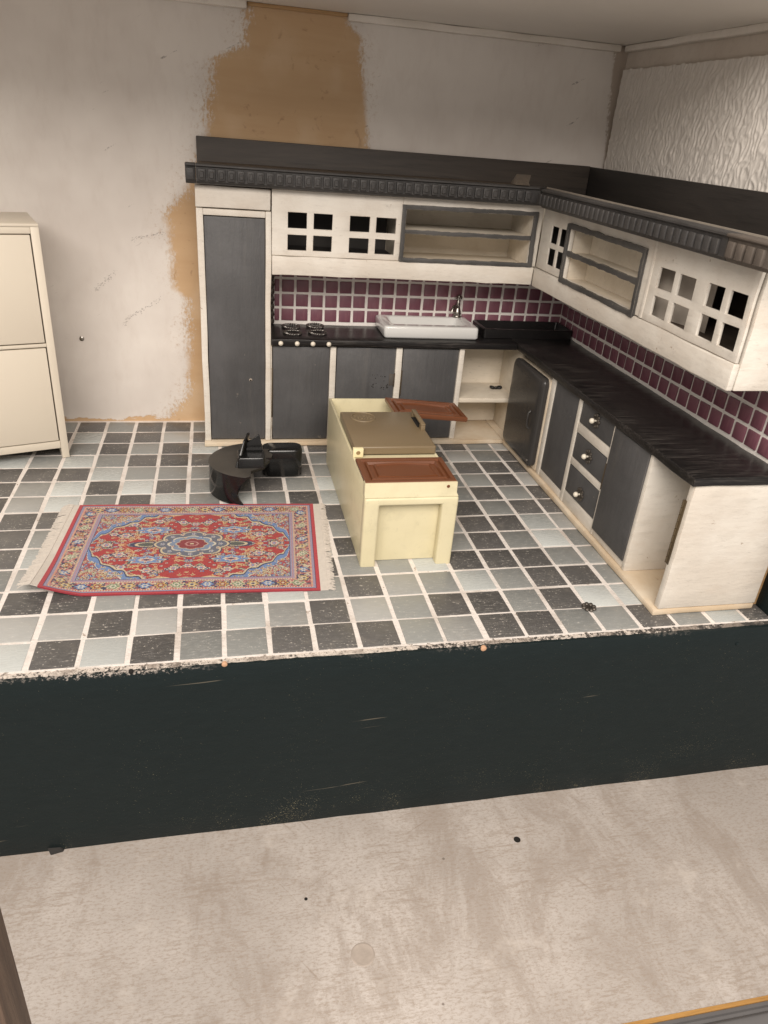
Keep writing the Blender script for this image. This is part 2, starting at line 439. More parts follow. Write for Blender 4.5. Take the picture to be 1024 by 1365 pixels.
class MB:
    def __init__(self):
        self.v = []
        self.f = []

    def box(self, x0, x1, y0, y1, z0, z1):
        b = len(self.v)
        self.v += [(x0, y0, z0), (x1, y0, z0), (x1, y1, z0), (x0, y1, z0), (x0, y0, z1), (x1, y0, z1), (x1, y1, z1), (x0, y1, z1)]
        self.f += [tuple(b + i for i in q) for q in ((0, 3, 2, 1), (4, 5, 6, 7), (0, 1, 5, 4), (1, 2, 6, 5), (2, 3, 7, 6), (3, 0, 4, 7))]
        return self

    def hexa(self, pts):
        b = len(self.v)
        self.v += [tuple(p) for p in pts]
        self.f += [tuple(b + i for i in q) for q in ((0, 3, 2, 1), (4, 5, 6, 7), (0, 1, 5, 4), (1, 2, 6, 5), (2, 3, 7, 6), (3, 0, 4, 7))]
        return self

    def loft(self, rings, cap0=True, cap1=True, closed=True):
        b = len(self.v)
        n = len(rings[0])
        for r in rings:
            self.v += [tuple(p) for p in r]
        for i in range(len(rings) - 1):
            for j in range(n if closed else n - 1):
                a = b + i * n + j
                c = b + i * n + (j + 1) % n
                self.f.append((a, c, c + n, a + n))
        if cap0:
            self.f.append(tuple(b + j for j in reversed(range(n))))
        if cap1:
            self.f.append(tuple(b + (len(rings) - 1) * n + j for j in range(n)))
        return self

    def tube(self, pts, rad, seg=10, caps=True):
        pts = [Vector(p) for p in pts]
        if not hasattr(rad, '__len__'):
            rad = [rad] * len(pts)
        rings = []
        up = None
        for i, p in enumerate(pts):
            t = (pts[min(i + 1, len(pts) - 1)] - pts[max(i - 1, 0)]).normalized()
            if up is None:
                up = Vector((0, 0, 1)) if abs(t.z) < 0.9 else Vector((1, 0, 0))
            a = t.cross(up).normalized()
            up = a.cross(t).normalized()
            rings.append([p + rad[i] * (math.cos(2 * PI * j / seg) * a + math.sin(2 * PI * j / seg) * up) for j in range(seg)])
        return self.loft(rings, caps, caps)

    def lathe(self, c, prof, seg=20, axis='z'):
        rings = []
        for r, h in prof:
            ring = []
            for j in range(seg):
                a = 2 * PI * j / seg
                u, w = r * math.cos(a), r * math.sin(a)
                ring.append({'z': (c[0] + u, c[1] + w, c[2] + h), 'y': (c[0] + u, c[1] - h, c[2] + w), 'x': (c[0] - h, c[1] - u, c[2] + w)}[axis])
            rings.append(ring)
        return self.loft(rings)

    def holed(self, us, vs, holes, t0, t1, frame):
        """slab with rectangular holes. us, vs: (min, max); holes: (u0,u1,v0,v1); frame(u,v,t)->xyz"""
        U = sorted({us[0], us[1], *[h[0] for h in holes], *[h[1] for h in holes]})
        V = sorted({vs[0], vs[1], *[h[2] for h in holes], *[h[3] for h in holes]})
        solid = lambda i, j: 0 <= i < len(U) - 1 and 0 <= j < len(V) - 1 and not any(h[0] <= (U[i] + U[i + 1]) / 2 <= h[1] and h[2] <= (V[j] + V[j + 1]) / 2 <= h[3] for h in holes)
        idx = {}

        def vert(i, j, t):
            if (i, j, t) not in idx:
                idx[(i, j, t)] = len(self.v)
                self.v.append(frame(U[i], V[j], (t0, t1)[t]))
            return idx[(i, j, t)]
        for i in range(len(U) - 1):
            for j in range(len(V) - 1):
                if not solid(i, j):
                    continue
                for t in (0, 1):
                    q = (vert(i, j, t), vert(i + 1, j, t), vert(i + 1, j + 1, t), vert(i, j + 1, t))
                    self.f.append(q if t == 0 else q[::-1])
                for di, dj, a, b2 in ((0, -1, (i, j), (i + 1, j)), (0, 1, (i, j + 1), (i + 1, j + 1)), (-1, 0, (i, j), (i, j + 1)), (1, 0, (i + 1, j), (i + 1, j + 1))):
                    if not solid(i + di, j + dj):
                        self.f.append((vert(*a, 0), vert(*b2, 0), vert(*b2, 1), vert(*a, 1)))
        return self

    def build(self, name, mat, parent=None, bevel=0.0, seg=2, smooth=None, local=False, wobble=0.0, cuts=0.0):
        me = bpy.data.meshes.new(name)
        off = Vector((0, 0, 0)) if local else wloc(parent)
        bm = bmesh.new()
        vs = [bm.verts.new((p[0] - off.x, p[1] - off.y, p[2] - off.z)) for p in self.v]
        for f in self.f:
            try:
                bm.faces.new([vs[i] for i in f])
            except ValueError:
                pass
        bmesh.ops.recalc_face_normals(bm, faces=bm.faces)
        if cuts:
            for it in range(6):
                es = [e for e in bm.edges if e.calc_length() > cuts]
                if not es:
                    break
                bmesh.ops.subdivide_edges(bm, edges=es, cuts=1, use_grid_fill=True)
        if bevel:
            es = [e for e in bm.edges if len(e.link_faces) == 2 and e.calc_face_angle(0) > 0.5]
            bmesh.ops.bevel(bm, geom=es, offset=bevel, segments=seg, profile=0.5, affect='EDGES', clamp_overlap=True)
        if wobble:
            for v in bm.verts:
                w = Vector(v.co) + off
                v.co += wobble * mnoise.noise_vector(w * 9.0) + 0.5 * wobble * mnoise.noise_vector(w * 31.0)
        bm.to_mesh(me)
        bm.free()
        if smooth is not None:
            me.shade_smooth()
            me.set_sharp_from_angle(angle=math.radians(smooth))
        elif bevel:
            me.shade_smooth()
            me.set_sharp_from_angle(angle=math.radians(40))
        me.materials.append(mat)
        o = bpy.data.objects.new(name, me)
        COL.objects.link(o)
        if parent is not None:
            o.parent = parent
        return o


def BX(*a):
    return MB().box(*a)


def thing(name, label, cat, loc=(0, 0, 0), rotz=0.0, group=None):
    o = bpy.data.objects.new(name, None)
    o.empty_display_size = 0.05
    COL.objects.link(o)
    o.location = loc
    o.rotation_euler = (0, 0, rotz)
    o['label'] = label
    o['category'] = cat
    if group:
        o['group'] = group
    return o


def tag(o, label, cat, group=None):
    o['label'] = label
    o['category'] = cat
    if group:
        o['group'] = group
    return o


def struct(o):
    o['kind'] = 'structure'
    return o


def inst(src, name, parent, loc, rot=(0, 0, 0), mat=None, scale=None):
    """object sharing src's mesh data; loc in world"""
    o = bpy.data.objects.new(name, src.data if hasattr(src, 'data') else src)
    COL.objects.link(o)
    o.parent = parent
    o.location = Vector(loc) - wloc(parent)
    o.rotation_euler = rot
    if scale:
        o.scale = scale
    if mat is not None:
        o.material_slots[0].link = 'OBJECT'
        o.material_slots[0].material = mat
    return o


def mesh_only(mb, name, mat, **kw):
    o = mb.build(name, mat, None, **kw)
    me = o.data
    bpy.data.objects.remove(o)
    return me


def rrect(cx, cy, hx, hy, r, z, n=5):
    pts = []
    for sx, sy, a0 in ((1, -1, -PI / 2), (1, 1, 0), (-1, 1, PI / 2), (-1, -1, PI)):
        for i in range(n + 1):
            a = a0 + (PI / 2) * i / n
            pts.append((cx + sx * (hx - r) + r * math.cos(a), cy + sy * (hy - r) + r * math.sin(a), z))
    return pts


# ------------------------------------------------------------------ setting: floor
YF = -2.80      # front edge of the tiled floor
YB = 0.03       # back wall plane
floor = struct(BX(-1.5, 3.62, YF + 0.005, YB + 0.02, -0.06, -0.004).build('floor', GROUT))
tile_me = mesh_only(BX(-0.0885, 0.0885, -0.0915, 0.0915, -0.012, 0.0), 'floor_tile', T_M, bevel=0.004, seg=2)
ROWS = {   # first column, then one letter per column: D dark, M mid, P pale grey, L frosted white
    0: (-1, 'LDLDMMDDDMPDDMMDMLD'), 1: (-1, 'PPDPDLPDPMDDMDLLDM'), 2: (-2, 'MDDMDDDLMDPMLMDDMD'), 3: (-2, 'MPDMLDMPDMMLDDDMMD'),
    4: (-2, 'DLMDDLMMPDMDMDMLM'), 5: (-2, 'DMLMDMPDDMLMMDDLPM'), 6: (-2, 'DDMLDMMLMDDMDDMDDM'), 7: (-3, 'DPLMDLMLMDLMDMMDMDD'),
    8: (-3, 'DPLDLDMDDMLMDDMMDPM'), 9: (-3, 'DDDLMMMLDDMMDMPDDDM'), 10: (-3, 'LMLMDDDDDDMDMDDPMDD'), 11: (-3, 'DDMDMDLMDMDMDDMDMPM'),
    12: (-3, 'MDLDDPDMDMLDMDMDMDM'), 13: (-3, 'DMDMDDMDMDDLMDMDMDD')}
TM = {'D': T_D, 'M': T_M, 'P': T_M2, 'L': T_L}
spare = {'D': MB(), 'M': MB(), 'P': MB(), 'L': MB()}
ntile = 0
for j in range(14):
    c0, s = ROWS[j]
    for i in range(-6, 18):
        x = (i + 0.5) * 0.2 + 0.02 * 0
        y = (j + 0.5 - 14) * 0.2 + (0.006 if j == 0 else 0)
        if x > 3.02 and j > 0:
            continue
        if i < -4:
            spare[random.choice('DDMPL')].box(x - 0.0885, x + 0.0885, y - 0.0915, y + 0.0915, -0.012, 0)
            continue
        ch = s[i - c0] if 0 <= i - c0 < len(s) else random.choice('DMPLDM')
        o = inst(tile_me, 'floor_tile', floor, (x + random.gauss(0, 0.0016), y + random.gauss(0, 0.0012), random.uniform(-0.0012, 0.0012)),
                 (random.gauss(0, 0.010), random.gauss(0, 0.010), random.choice((0, PI)) + random.gauss(0, 0.008)), TM[ch])
        ntile += 1
for ch, mbx in spare.items():
    mbx.build('floor_tile', TM[ch], floor)['kind'] = 'stuff'

# ------------------------------------------------------------------ setting: walls, ceiling
back_wall = struct(BX(-1.5, 3.66, YB, YB + 0.08, -0.05, 2.671).build('back_wall', WALLB))
right_wall = struct(BX(3.575, 3.66, -2.66, YB - 0.001, -0.05, 2.671).build('right_wall', m_paint('side_wall_paint', (0.56, 0.49, 0.42), (0.64, 0.58, 0.51), chip=0.5)))
# embossed wallpaper panel : real relief
NY, NZ = 430, 190
ys = np.linspace(-0.012, -2.60, NY)
zs = np.linspace(1.55, 2.53, NZ)
verts, faces = [], []
for a, yy in enumerate(ys):
    for b, z in enumerate(zs):
        q = Vector((yy * 32, z * 11.0, 3.1))
        w = mnoise.noise_vector(Vector((yy * 16, z * 12, 8.2)))
        q += Vector((w.x * 0.9, w.y * 0.5, 0))
        h = 1 - abs(mnoise.noise(q)) * 2.4
        h2 = 1 - abs(mnoise.noise(q * 1.9 + Vector((5, 9, 2)))) * 2.4
        edge = 0.004 * mnoise.noise(Vector((yy * 20, z * 20, 0)))
        y2 = yy + (edge * 2 if a in (0,) else 0)
        z2 = z + (edge * 2 if b == NZ - 1 else 0)
        verts.append((3.545 - 0.0048 * max(0, h) - 0.0030 * max(0, h2), y2, z2))
for a in range(NY - 1):
    for b in range(NZ - 1):
        i = a * NZ + b
        faces.append((i, i + 1, i + NZ + 1, i + NZ))
mb = MB()
mb.v, mb.f = verts, faces
mb.build('embossed_wallpaper', WALLPAPER, right_wall, smooth=80)
BX(3.552, 3.574, -2.60, -0.016, 1.55, 2.522).build('wallpaper_backing', WALLPAPER, right_wall)
BX(3.530, 3.70, -2.795, -2.665, 0.001, 2.66).build('black_end_post', BOARD, right_wall, bevel=0.004)
BX(3.512, 3.5745, -2.663, -2.615, 0.001, 2.60).build('brown_batten', RAWWOOD, right_wall, bevel=0.002)

ceiling = struct(BX(-1.5, 3.75, -2.10, 0.12, 2.672, 2.74).build('ceiling', CEIL))
BX(-1.5, 1.038, -0.014, 0.029, 2.630, 2.671).build('moulding', MOULD, ceiling, bevel=0.006, cuts=0.3, wobble=0.0045)
BX(1.652, 3.50, -0.014, 0.029, 2.630, 2.671).build('moulding', MOULD, ceiling, bevel=0.006, cuts=0.3, wobble=0.0045)
BX(1.040, 1.650, 0.012, 0.029, 2.650, 2.671).build('bare_moulding', RAWWOOD, ceiling, bevel=0.003)
BX(3.52, 3.574, -2.05, -0.016, 2.632, 2.671).build('moulding', MOULD, ceiling, bevel=0.008, cuts=0.3, wobble=0.0045)

# nail and small wall marks
nail = MB().lathe((-0.121, YB - 0.001, 0.609), [(0.0, 0.0), (0.016, 0.0), (0.016, 0.006), (0.010, 0.010), (0.0, 0.010)], 16, 'y').build('nail_head', STEEL, None, smooth=40)
tag(nail, 'small round metal nail head in the pale back wall', 'nail')
for i, pts in enumerate([[(-0.0, 0.94), (0.05, 0.985), (0.10, 1.03), (0.15, 1.08)], [(0.165, 0.70), (0.20, 0.765), (0.27, 0.80), (0.35, 0.845), (0.425, 0.90)], [(0.255, 1.275), (0.33, 1.30), (0.41, 1.315), (0.475, 1.34)]]):
    mb = MB()
    for (xa, za), (xb, zb) in zip(pts, pts[1:]):
        for t in range(16):
            f = (t + random.random()) / 16
            cx, cz = xa + (xb - xa) * f + random.gauss(0, 0.007), za + (zb - za) * f + random.gauss(0, 0.007)
            a, l = random.uniform(0.0, 1.1), random.uniform(0.002, 0.007)
            w = random.uniform(0.0005, 0.0013)
            dx, dz = math.cos(a) * l, math.sin(a) * l
            mb.hexa([(cx - dx, YB - 0.0012, cz - dz - w), (cx + dx, YB - 0.0012, cz + dz - w), (cx + dx, YB + 0.004, cz + dz - w), (cx - dx, YB + 0.004, cz - dz - w),
                     (cx - dx, YB - 0.0012, cz - dz + w), (cx + dx, YB - 0.0012, cz + dz + w), (cx + dx, YB + 0.004, cz + dz + w), (cx - dx, YB + 0.004, cz - dz + w)])
    o = mb.build('scuff_mark', m_plain('graphite_scuff', (0.30, 0.27, 0.25), 0.8) if i == 0 else bpy.data.materials['graphite_scuff'], back_wall)

# ------------------------------------------------------------------ front board, table
board = thing('front_board', 'long black painted board under the tiled floor edge, scuffed and speckled', 'board', (1.4, -2.82, -1.03))
BX(-1.6, 4.3, -2.835, YF - 0.002, -1.040, -0.012).build('board_panel', BOARD, board, bevel=0.0015, cuts=0.25, wobble=0.0035)
# crumbly rim
rings = []
x = -1.5
while x < 3.6:
    a = mnoise.noise(Vector((x * 4, 0, 0)))
    b = mnoise.noise(Vector((x * 23, 3, 0)))
    c = mnoise.noise(Vector((x * 51, 7, 0)))
    yo = -2.816 - 0.004 * a - 0.005 * b - 0.003 * c
    zt = -0.005 + 0.003 * b + 0.002 * c
    rings.append([(x, -2.776, -0.014), (x, -2.788, zt), (x, -2.802, zt - 0.002 + 0.004 * c), (x, yo, -0.010 + 0.004 * a), (x, yo - 0.008, -0.022 + 0.012 * c), (x, -2.80, -0.05)])
    x += 0.011
MB().loft(rings).build('crumbling_grout_rim', RIM, board, smooth=35)
for px, pz, r, m in ((1.968, -0.018, 0.014, COPPER), (0.80, -0.002, 0.012, COPPER), (0.42, -0.006, 0.010, HOLE), (3.34, -0.11, 0.010, BOARD)):
    MB().lathe((px, -2.829, pz), [(0.0, 0.0), (r, 0.0), (r, 0.010), (r * 0.6, 0.013), (0, 0.013)], 12, 'y').build('pin_head', m, board, smooth=40)
foot = MB().hexa([(-0.02, -2.862, -1.041), (0.035, -2.850, -1.041), (0.05, -2.79, -1.041), (-0.03, -2.79, -1.041), (-0.035, -2.838, -1.020), (0.02, -2.838, -1.024), (0.03, -2.79, -1.008), (-0.05, -2.79, -1.006)])
tag(foot.build('black_wedge', m_plain('matt_black', (0.02, 0.018, 0.016), 0.8), None, bevel=0.004), 'tiny black wedge poking out beneath the black board', 'wedge')

table = struct(BX(-1.8, 4.6, -3.98, 1.2, -1.16, -1.042).build('tabletop', TABLE, None, bevel=0.004))
BX(-1.8, 4.6, -3.997, -3.9805, -1.16, -1.040).build('edge_strip', ORANGE, table)
prof = [(-3.998, -1.20), (-3.998, -1.046), (-4.012, -1.046), (-4.016, -1.056), (-4.028, -1.058), (-4.036, -1.046), (-4.048, -1.043), (-4.062, -1.050), (-4.085, -1.062), (-4.125, -1.075), (-4.15, -1.10), (-4.155, -1.20)]
MB().loft([[(xx, yy, z) for yy, z in prof] for xx in (-1.8, 4.6)]).build('grey_rail', RAIL, table, smooth=50)
for hx, hy, r in ((2.208, -3.097, 0.018), (1.128, -3.254, 0.008)):
    MB().lathe((hx, hy, -1.0425), [(0, 0), (r, 0), (r * 0.95, 0.0015), (0, 0.0016)], 14).build('nail_hole', HOLE, table)
MB().lathe((1.339, -3.541, -1.0425), [(0, 0), (0.052, 0), (0.050, 0.0022), (0.044, 0.0012), (0, 0.0012)], 28).build('filler_plug', m_plain('filler_plug', (0.40, 0.34, 0.29), 0.6, 0.3, scale=30), table, smooth=60)

post = BX(0.13, 0.30, -4.285, -4.165, -2.2, 3.4).build('wooden_upright', POSTW, None, bevel=0.006)
tag(post, 'brown wooden rack upright in front of the pale table edge', 'post')

# ------------------------------------------------------------------ kitchen: tall cupboard
FY = -0.46
tall = thing('tall_cupboard', 'tall narrow cream cupboard with one full-height charcoal door', 'cupboard', (0.93, -0.25, 0))
mb = BX(0.702, 0.742, FY, -0.03, 0.036, 1.556)
mb.box(1.118, 1.154, FY, -0.03, 0.036, 1.556)
mb.build('carcass_side', CREAM, tall, bevel=0.004, cuts=0.3, wobble=0.0035)
BX(0.742, 1.118, FY + 0.004, -0.03, 1.516, 1.553).build('top_rail', CREAM, tall, bevel=0.004)
BX(0.742, 1.118, -0.06, -0.03, 0.036, 1.515).build('back_panel', CREAM_IN, tall)
BX(0.700, 1.149, FY - 0.006, -0.03, 1.562, 1.682).build('fascia_block', CREAM, tall, bevel=0.006, cuts=0.2, wobble=0.0035)
d = MB().holed((0.7455, 1.1155), (0.046, 1.511), [], FY + 0.006, FY + 0.034, lambda u, v, t: (u, t, v)).build('door', GREY, tall, bevel=0.006)
MB().lathe((1.018, FY + 0.0055, 0.478), [(0.0, 0.0), (0.011, 0.0), (0.009, 0.0015), (0.005, 0.002), (0.0, 0.001)], 7, 'y').build('chipped_knob_hole', m_plain('splintered_wood', (0.40, 0.34, 0.28), 0.8, 0.5, scale=60), d, smooth=20)
MB().lathe((1.018, FY + 0.002, 0.476), [(0.0, 0.0), (0.006, 0.0), (0.006, 0.002), (0.0, 0.002)], 8, 'y').build('screw_hole', HOLE, d)

# ------------------------------------------------------------------ kitchen: base run along back wall
base = thing('base_cabinet', 'cream base cabinet run under the sink with three charcoal doors', 'cabinet', (1.9, -0.25, 0), group='base cabinets of the toy kitchen')
BX(0.698, 2.905, FY - 0.028, -0.03, 0.002, 0.034).build('plinth_board', RAWPLY, base, bevel=0.005, cuts=0.25, wobble=0.0035)
for xa, xb in ((1.1565, 1.163), (1.558, 1.600), (2.023, 2.068), (2.484, 2.522)):
    BX(xa, xb, FY, -0.075, 0.036, 0.722).build('upright', CREAM, base, bevel=0.004, cuts=0.25, wobble=0.0035)
BX(1.163, 2.99, -0.075, -0.055, 0.036, 0.722).build('back_panel', CREAM_IN, base)
BX(2.968, 2.99, FY, -0.076, 0.036, 0.722).build('corner_panel', CREAM_IN, base, bevel=0.003)
BX(2.5235, 2.967, FY + 0.01, -0.076, 0.318, 0.352).build('shelf', CREAM_IN, base, bevel=0.004)
for n_, (xa, xb) in enumerate(((1.167, 1.554), (1.604, 2.019), (2.073, 2.480))):
    dd = BX(xa, xb, FY + 0.002, FY + 0.03, 0.044, 0.716).build('door', GREY, base, bevel=0.007)
    if n_ == 0:
        BX(1.159, 1.1665, FY - 0.004, FY + 0.01, 0.21, 0.565).build('hinge', BRASS, dd, bevel=0.002)
    if n_ == 1:
        mb = BX(1.985, 2.018, FY - 0.0015, FY + 0.004, 0.45, 0.53)
        mb.box(2.019, 2.024, FY - 0.006, FY + 0.004, 0.44, 0.54)
        mb.build('hinge', m_paint('rust_stained_grey', (0.05, 0.045, 0.04), (0.09, 0.08, 0.07), wood=(0.15, 0.08, 0.03), chip=0.9), dd, bevel=0.001)
        mb = MB()
        for q in range(26):
            u, v, r = 1.86 + random.random() * 0.13, 0.415 + random.random() * 0.11, random.uniform(0.002, 0.006)
            mb.lathe((u, FY + 0.0025, v), [(0, 0), (r, 0), (r * 0.7, 0.0015), (0, 0.0015)], 6, 'y')
        mb.build('chipped_paint', HOLE, dd)['kind'] = 'stuff'
    if n_ == 2:
        BX(2.0685, 2.077, FY - 0.004, FY + 0.01, 0.375, 0.56).build('hinge', BRASS, dd, bevel=0.002)

mb = MB()
for s in (-1, 1):
    pts = [(2.885 + s * 0.006 + s * 0.036 * math.sin(t) * (1 if True else 1), -0.235 + 0.018 * math.sin(2 * t), 0.361 + 0.008 * math.sin(t)) for t in np.linspace(0, PI, 9)]
    mb.tube(pts, 0.0085, 8)
mb.lathe((2.885, -0.235, 0.353), [(0, 0), (0.012, 0), (0.014, 0.010), (0.008, 0.02), (0, 0.021)], 10)
tag(mb.build('black_scrap', BLACKGLOSS, None, smooth=50), 'little black bow-shaped scrap on the open corner shelf', 'scrap')

# ------------------------------------------------------------------ base run on the right
RX = 2.93
rbase = thing('base_cabinet', 'cream base cabinet run on the right with three drawers and an open end bay', 'cabinet', (3.2, -1.7, 0), group='base cabinets of the toy kitchen')
BX(2.906, 3.485, -2.700, -0.032, 0.002, 0.034).build('plinth_board', RAWPLY, rbase, bevel=0.006, cuts=0.25, wobble=0.0045)
BX(3.40, 3.42, -2.655, -0.05, 0.036, 0.722).build('back_panel', CREAM_IN, rbase)
for ya, yb, xa in ((-1.122, -1.072, RX), (-1.513, -1.475, RX), (-1.943, -1.928, RX - 0.004), (-2.345, -2.318, RX - 0.004)):
    BX(xa, 3.399, ya, yb, 0.036, 0.722).build('upright', CREAM, rbase, bevel=0.004, cuts=0.3, wobble=0.0035)
BX(RX + 0.004, RX + 0.05, -1.474, -1.123, 0.036, 0.085).build('bottom_rail', CREAM, rbase, bevel=0.003)
BX(RX + 0.002, RX + 0.05, -2.317, -1.944, 0.036, 0.080).build('bottom_rail', CREAM, rbase, bevel=0.003)
for za, zb in ((0.036, 0.120), (0.308, 0.352), (0.518, 0.578)):
    BX(RX + 0.003, RX + 0.30, -1.927, -1.514, za, zb).build('drawer_rail', CREAM, rbase, bevel=0.004)
BX(RX + 0.006, RX + 0.03, -1.471, -1.126, 0.087, 0.716).build('door', GREY, rbase, bevel=0.006)
dd = BX(RX - 0.010, RX + 0.018, -2.316, -1.946, 0.082, 0.718).build('door', GREY, rbase, bevel=0.005)
BX(RX - 0.011, RX - 0.002, -1.945, -1.938, 0.335, 0.495).build('hinge', BRASS, dd, bevel=0.002)
# end panel of the open bay
BX(RX, 3.488, -2.700, -2.660, 0.036, 0.724).build('end_panel', CREAM, rbase, bevel=0.006, cuts=0.16, wobble=0.0025)
hg = MB()
hg.box(RX - 0.003, RX + 0.004, -2.676, -2.656, 0.285, 0.635)
hg.box(RX + 0.004, RX + 0.03, -2.660, -2.656, 0.295, 0.625)
hh = hg.build('broken_hinge', BRASS, rbase, bevel=0.001)
for q in range(9):
    z0 = 0.29 + q * 0.0385
    MB().tube([(RX - 0.004, -2.657, z0), (RX - 0.004, -2.657, z0 + 0.034)], 0.0055, 8).build('hinge_knuckle', BRASS, hh)


def rosette_mb(c, axis, r=0.034):
    mb = MB()
    for q in range(8):
        a = 2 * PI * q / 8
        u, w = r * math.cos(a), r * math.sin(a)
        ctr = {'x': (c[0], c[1] + u, c[2] + w), 'z': (c[0] + u, c[1] + w, c[2])}[axis]
        mb.lathe(ctr, [(0.0, -0.004), (0.010, -0.003), (0.012, 0.003), (0.007, 0.009), (0.0, 0.011)], 8, axis)
    mb.lathe(c, [(0.0, -0.003), (r * 0.82, -0.002), (r * 0.7, 0.004), (r * 0.35, 0.002), (0, 0.002)], 16, axis)
    return mb


for za, zb, zk in ((0.582, 0.716, 0.665), (0.356, 0.514, 0.440), (0.124, 0.304, 0.190)):
    dr_ = BX(RX + 0.004, RX + 0.25, -1.922, -1.519, za, zb).build('drawer', GREY, rbase, bevel=0.005)
    rp = rosette_mb((RX + 0.002, -1.72, zk), 'x').build('pull_rosette', PEWTER, dr_, smooth=50)
    MB().lathe((RX - 0.002, -1.72, zk), [(0.0, 0.0), (0.006, 0.0), (0.006, 0.012), (0.013, 0.016), (0.0165, 0.024), (0.0155, 0.032), (0.009, 0.039), (0, 0.041)], 16, 'x').build('pearl_knob', PEARL, dr_, smooth=60)

ros = rosette_mb((2.604, -2.606, 0.006), 'z', 0.027).build('loose_rosette', PEWTER, None, smooth=50)
tag(ros, 'loose dark metal rosette lying on the floor tiles', 'rosette')

# ------------------------------------------------------------------ small grey fridge
fr = thing('toy_fridge', 'small glossy dark grey fridge front set in the corner of the cabinets', 'fridge', (3.1, -0.8, 0.0))
BX(2.925, 3.35, -1.066, -0.505, 0.040, 0.690).build('body', m_paint('rusty_cream_body', (0.58, 0.49, 0.37), (0.68, 0.59, 0.47), wood=(0.40, 0.20, 0.06), chip=1.0, edge_r=0.02), fr, bevel=0.008)
rings = []
for xx, ins in ((2.926, 0.004), (2.900, 0.0), (2.888, 0.004), (2.879, 0.014), (2.874, 0.030), (2.872, 0.055)):
    rr = rrect(-0.785, 0.375, 0.272 - ins, 0.318 - ins, 0.045, 0)
    rings.append([(xx, -p[0] - 1.57, p[1]) for p in rr])
MB().loft(rings).build('door', FRIDGEG, fr, smooth=60)
dh = fr.children[-1]
MB().tube([(2.870, -0.955, 0.44), (2.856, -0.96, 0.425), (2.852, -0.963, 0.38), (2.856, -0.966, 0.335), (2.870, -0.97, 0.32)], [0.008, 0.007, 0.006, 0.007, 0.008], 8).build('handle', FRIDGEG, dh, smooth=60)
MB().lathe((2.877, -1.02, 0.105), [(0, 0), (0.010, 0), (0.009, 0.008), (0, 0.011)], 10, 'x').build('rivet', STEEL, dh, smooth=50)
BX(2.935, 2.965, -1.0715, -1.067, 0.036, 0.70).build('rust_bead', m_paint('rust_glue', (0.40, 0.22, 0.09), (0.52, 0.34, 0.18), chip=0.8), fr, wobble=0.002, cuts=0.05)

# ------------------------------------------------------------------ worktop
wt = thing('worktop', 'black stained L-shaped worktop with brushed streaks and worn edges', 'worktop', (2.4, -0.6, 0.726))
BX(1.157, 2.905, FY - 0.022, -0.062, 0.726, 0.770).build('counter_slab', WTOPX, wt, bevel=0.006, cuts=0.15, wobble=0.0045)
BX(2.906, 3.394, -2.712, -0.062, 0.726, 0.771).build('counter_slab', WTOPY, wt, bevel=0.006, cuts=0.15, wobble=0.0045)
BX(3.395, 3.505, -2.712, -2.64, 0.726, 0.7705).build('counter_end', WTOPY, wt, bevel=0.004)

# hob
hob = thing('hob', 'four twisted wire burner rings and white bead knobs at the worktop end', 'hob', (1.40, -0.25, 0.771))
for cx, cy in ((1.312, -0.165), (1.308, -0.335), (1.487, -0.135), (1.483, -0.315)):
    mb = MB()
    for ph in (0, PI):
        pts = []
        for t in range(73):
            a = 2 * PI * t / 72
            tw = ph + a * 11
            r = 0.057 + 0.0062 * math.cos(tw)
            pts.append((cx + r * math.cos(a), cy + r * math.sin(a), 0.7795 + 0.0045 * math.sin(tw)))
        mb.tube(pts, 0.0045, 6)
    mb.build('burner_ring', NT('tarnished_wire_%d' % len(hob.children)).done((0.24, 0.225, 0.21), 0.34, **{'Metallic': 0.9}), hob, smooth=60)
for kx in (1.217, 1.326, 1.432, 1.540):
    MB().lathe((kx, FY - 0.0225, 0.745), [(0, 0), (0.008, 0), (0.0155, 0.006), (0.0165, 0.013), (0.012, 0.021), (0, 0.025)], 16, 'y').build('knob', PEARL, hob, smooth=60)

# sink
sk = thing('sink', 'white ceramic trough sink resting on the black worktop', 'sink', (2.28, -0.24, 0.771))
rg = [rrect(2.283, -0.235, 0.338, 0.165, 0.020, 0.7725), rrect(2.283, -0.235, 0.345, 0.172, 0.022, 0.785), rrect(2.281, -0.230, 0.345, 0.176, 0.024, 0.842), rrect(2.281, -0.230, 0.341, 0.172, 0.024, 0.853), rrect(2.281, -0.230, 0.332, 0.163, 0.022, 0.8565),
      rrect(2.278, -0.222, 0.275, 0.118, 0.030, 0.8565), rrect(2.278, -0.222, 0.268, 0.111, 0.030, 0.851), rrect(2.278, -0.222, 0.256, 0.100, 0.030, 0.800), rrect(2.278, -0.222, 0.235, 0.080, 0.03, 0.790)]
MB().loft(rg).build('basin', CERAMIC, sk, smooth=60)
MB().lathe((2.20, -0.23, 0.7902), [(0, 0), (0.012, 0), (0.010, 0.002), (0, 0.002)], 14).build('drain', STEEL, sk)
tp = thing('tap', 'tiny nickel pillar tap standing behind the white sink', 'tap', (2.552, -0.085, 0.857))
MB().lathe((2.552, -0.085, 0.8575), [(0, 0), (0.030, 0), (0.032, 0.010), (0.026, 0.016), (0.030, 0.030), (0.024, 0.048), (0.016, 0.070), (0.013, 0.090), (0.017, 0.10), (0.011, 0.112), (0.008, 0.14), (0, 0.142)], 18).build('body', STEEL, tp, smooth=60)
MB().tube([(2.552, -0.085, 0.925), (2.530, -0.105, 0.945), (2.508, -0.125, 0.943), (2.496, -0.135, 0.922), (2.494, -0.137, 0.908)], [0.011, 0.010, 0.010, 0.011, 0.013], 10).build('spout', STEEL, tp, smooth=60)
mb = MB()
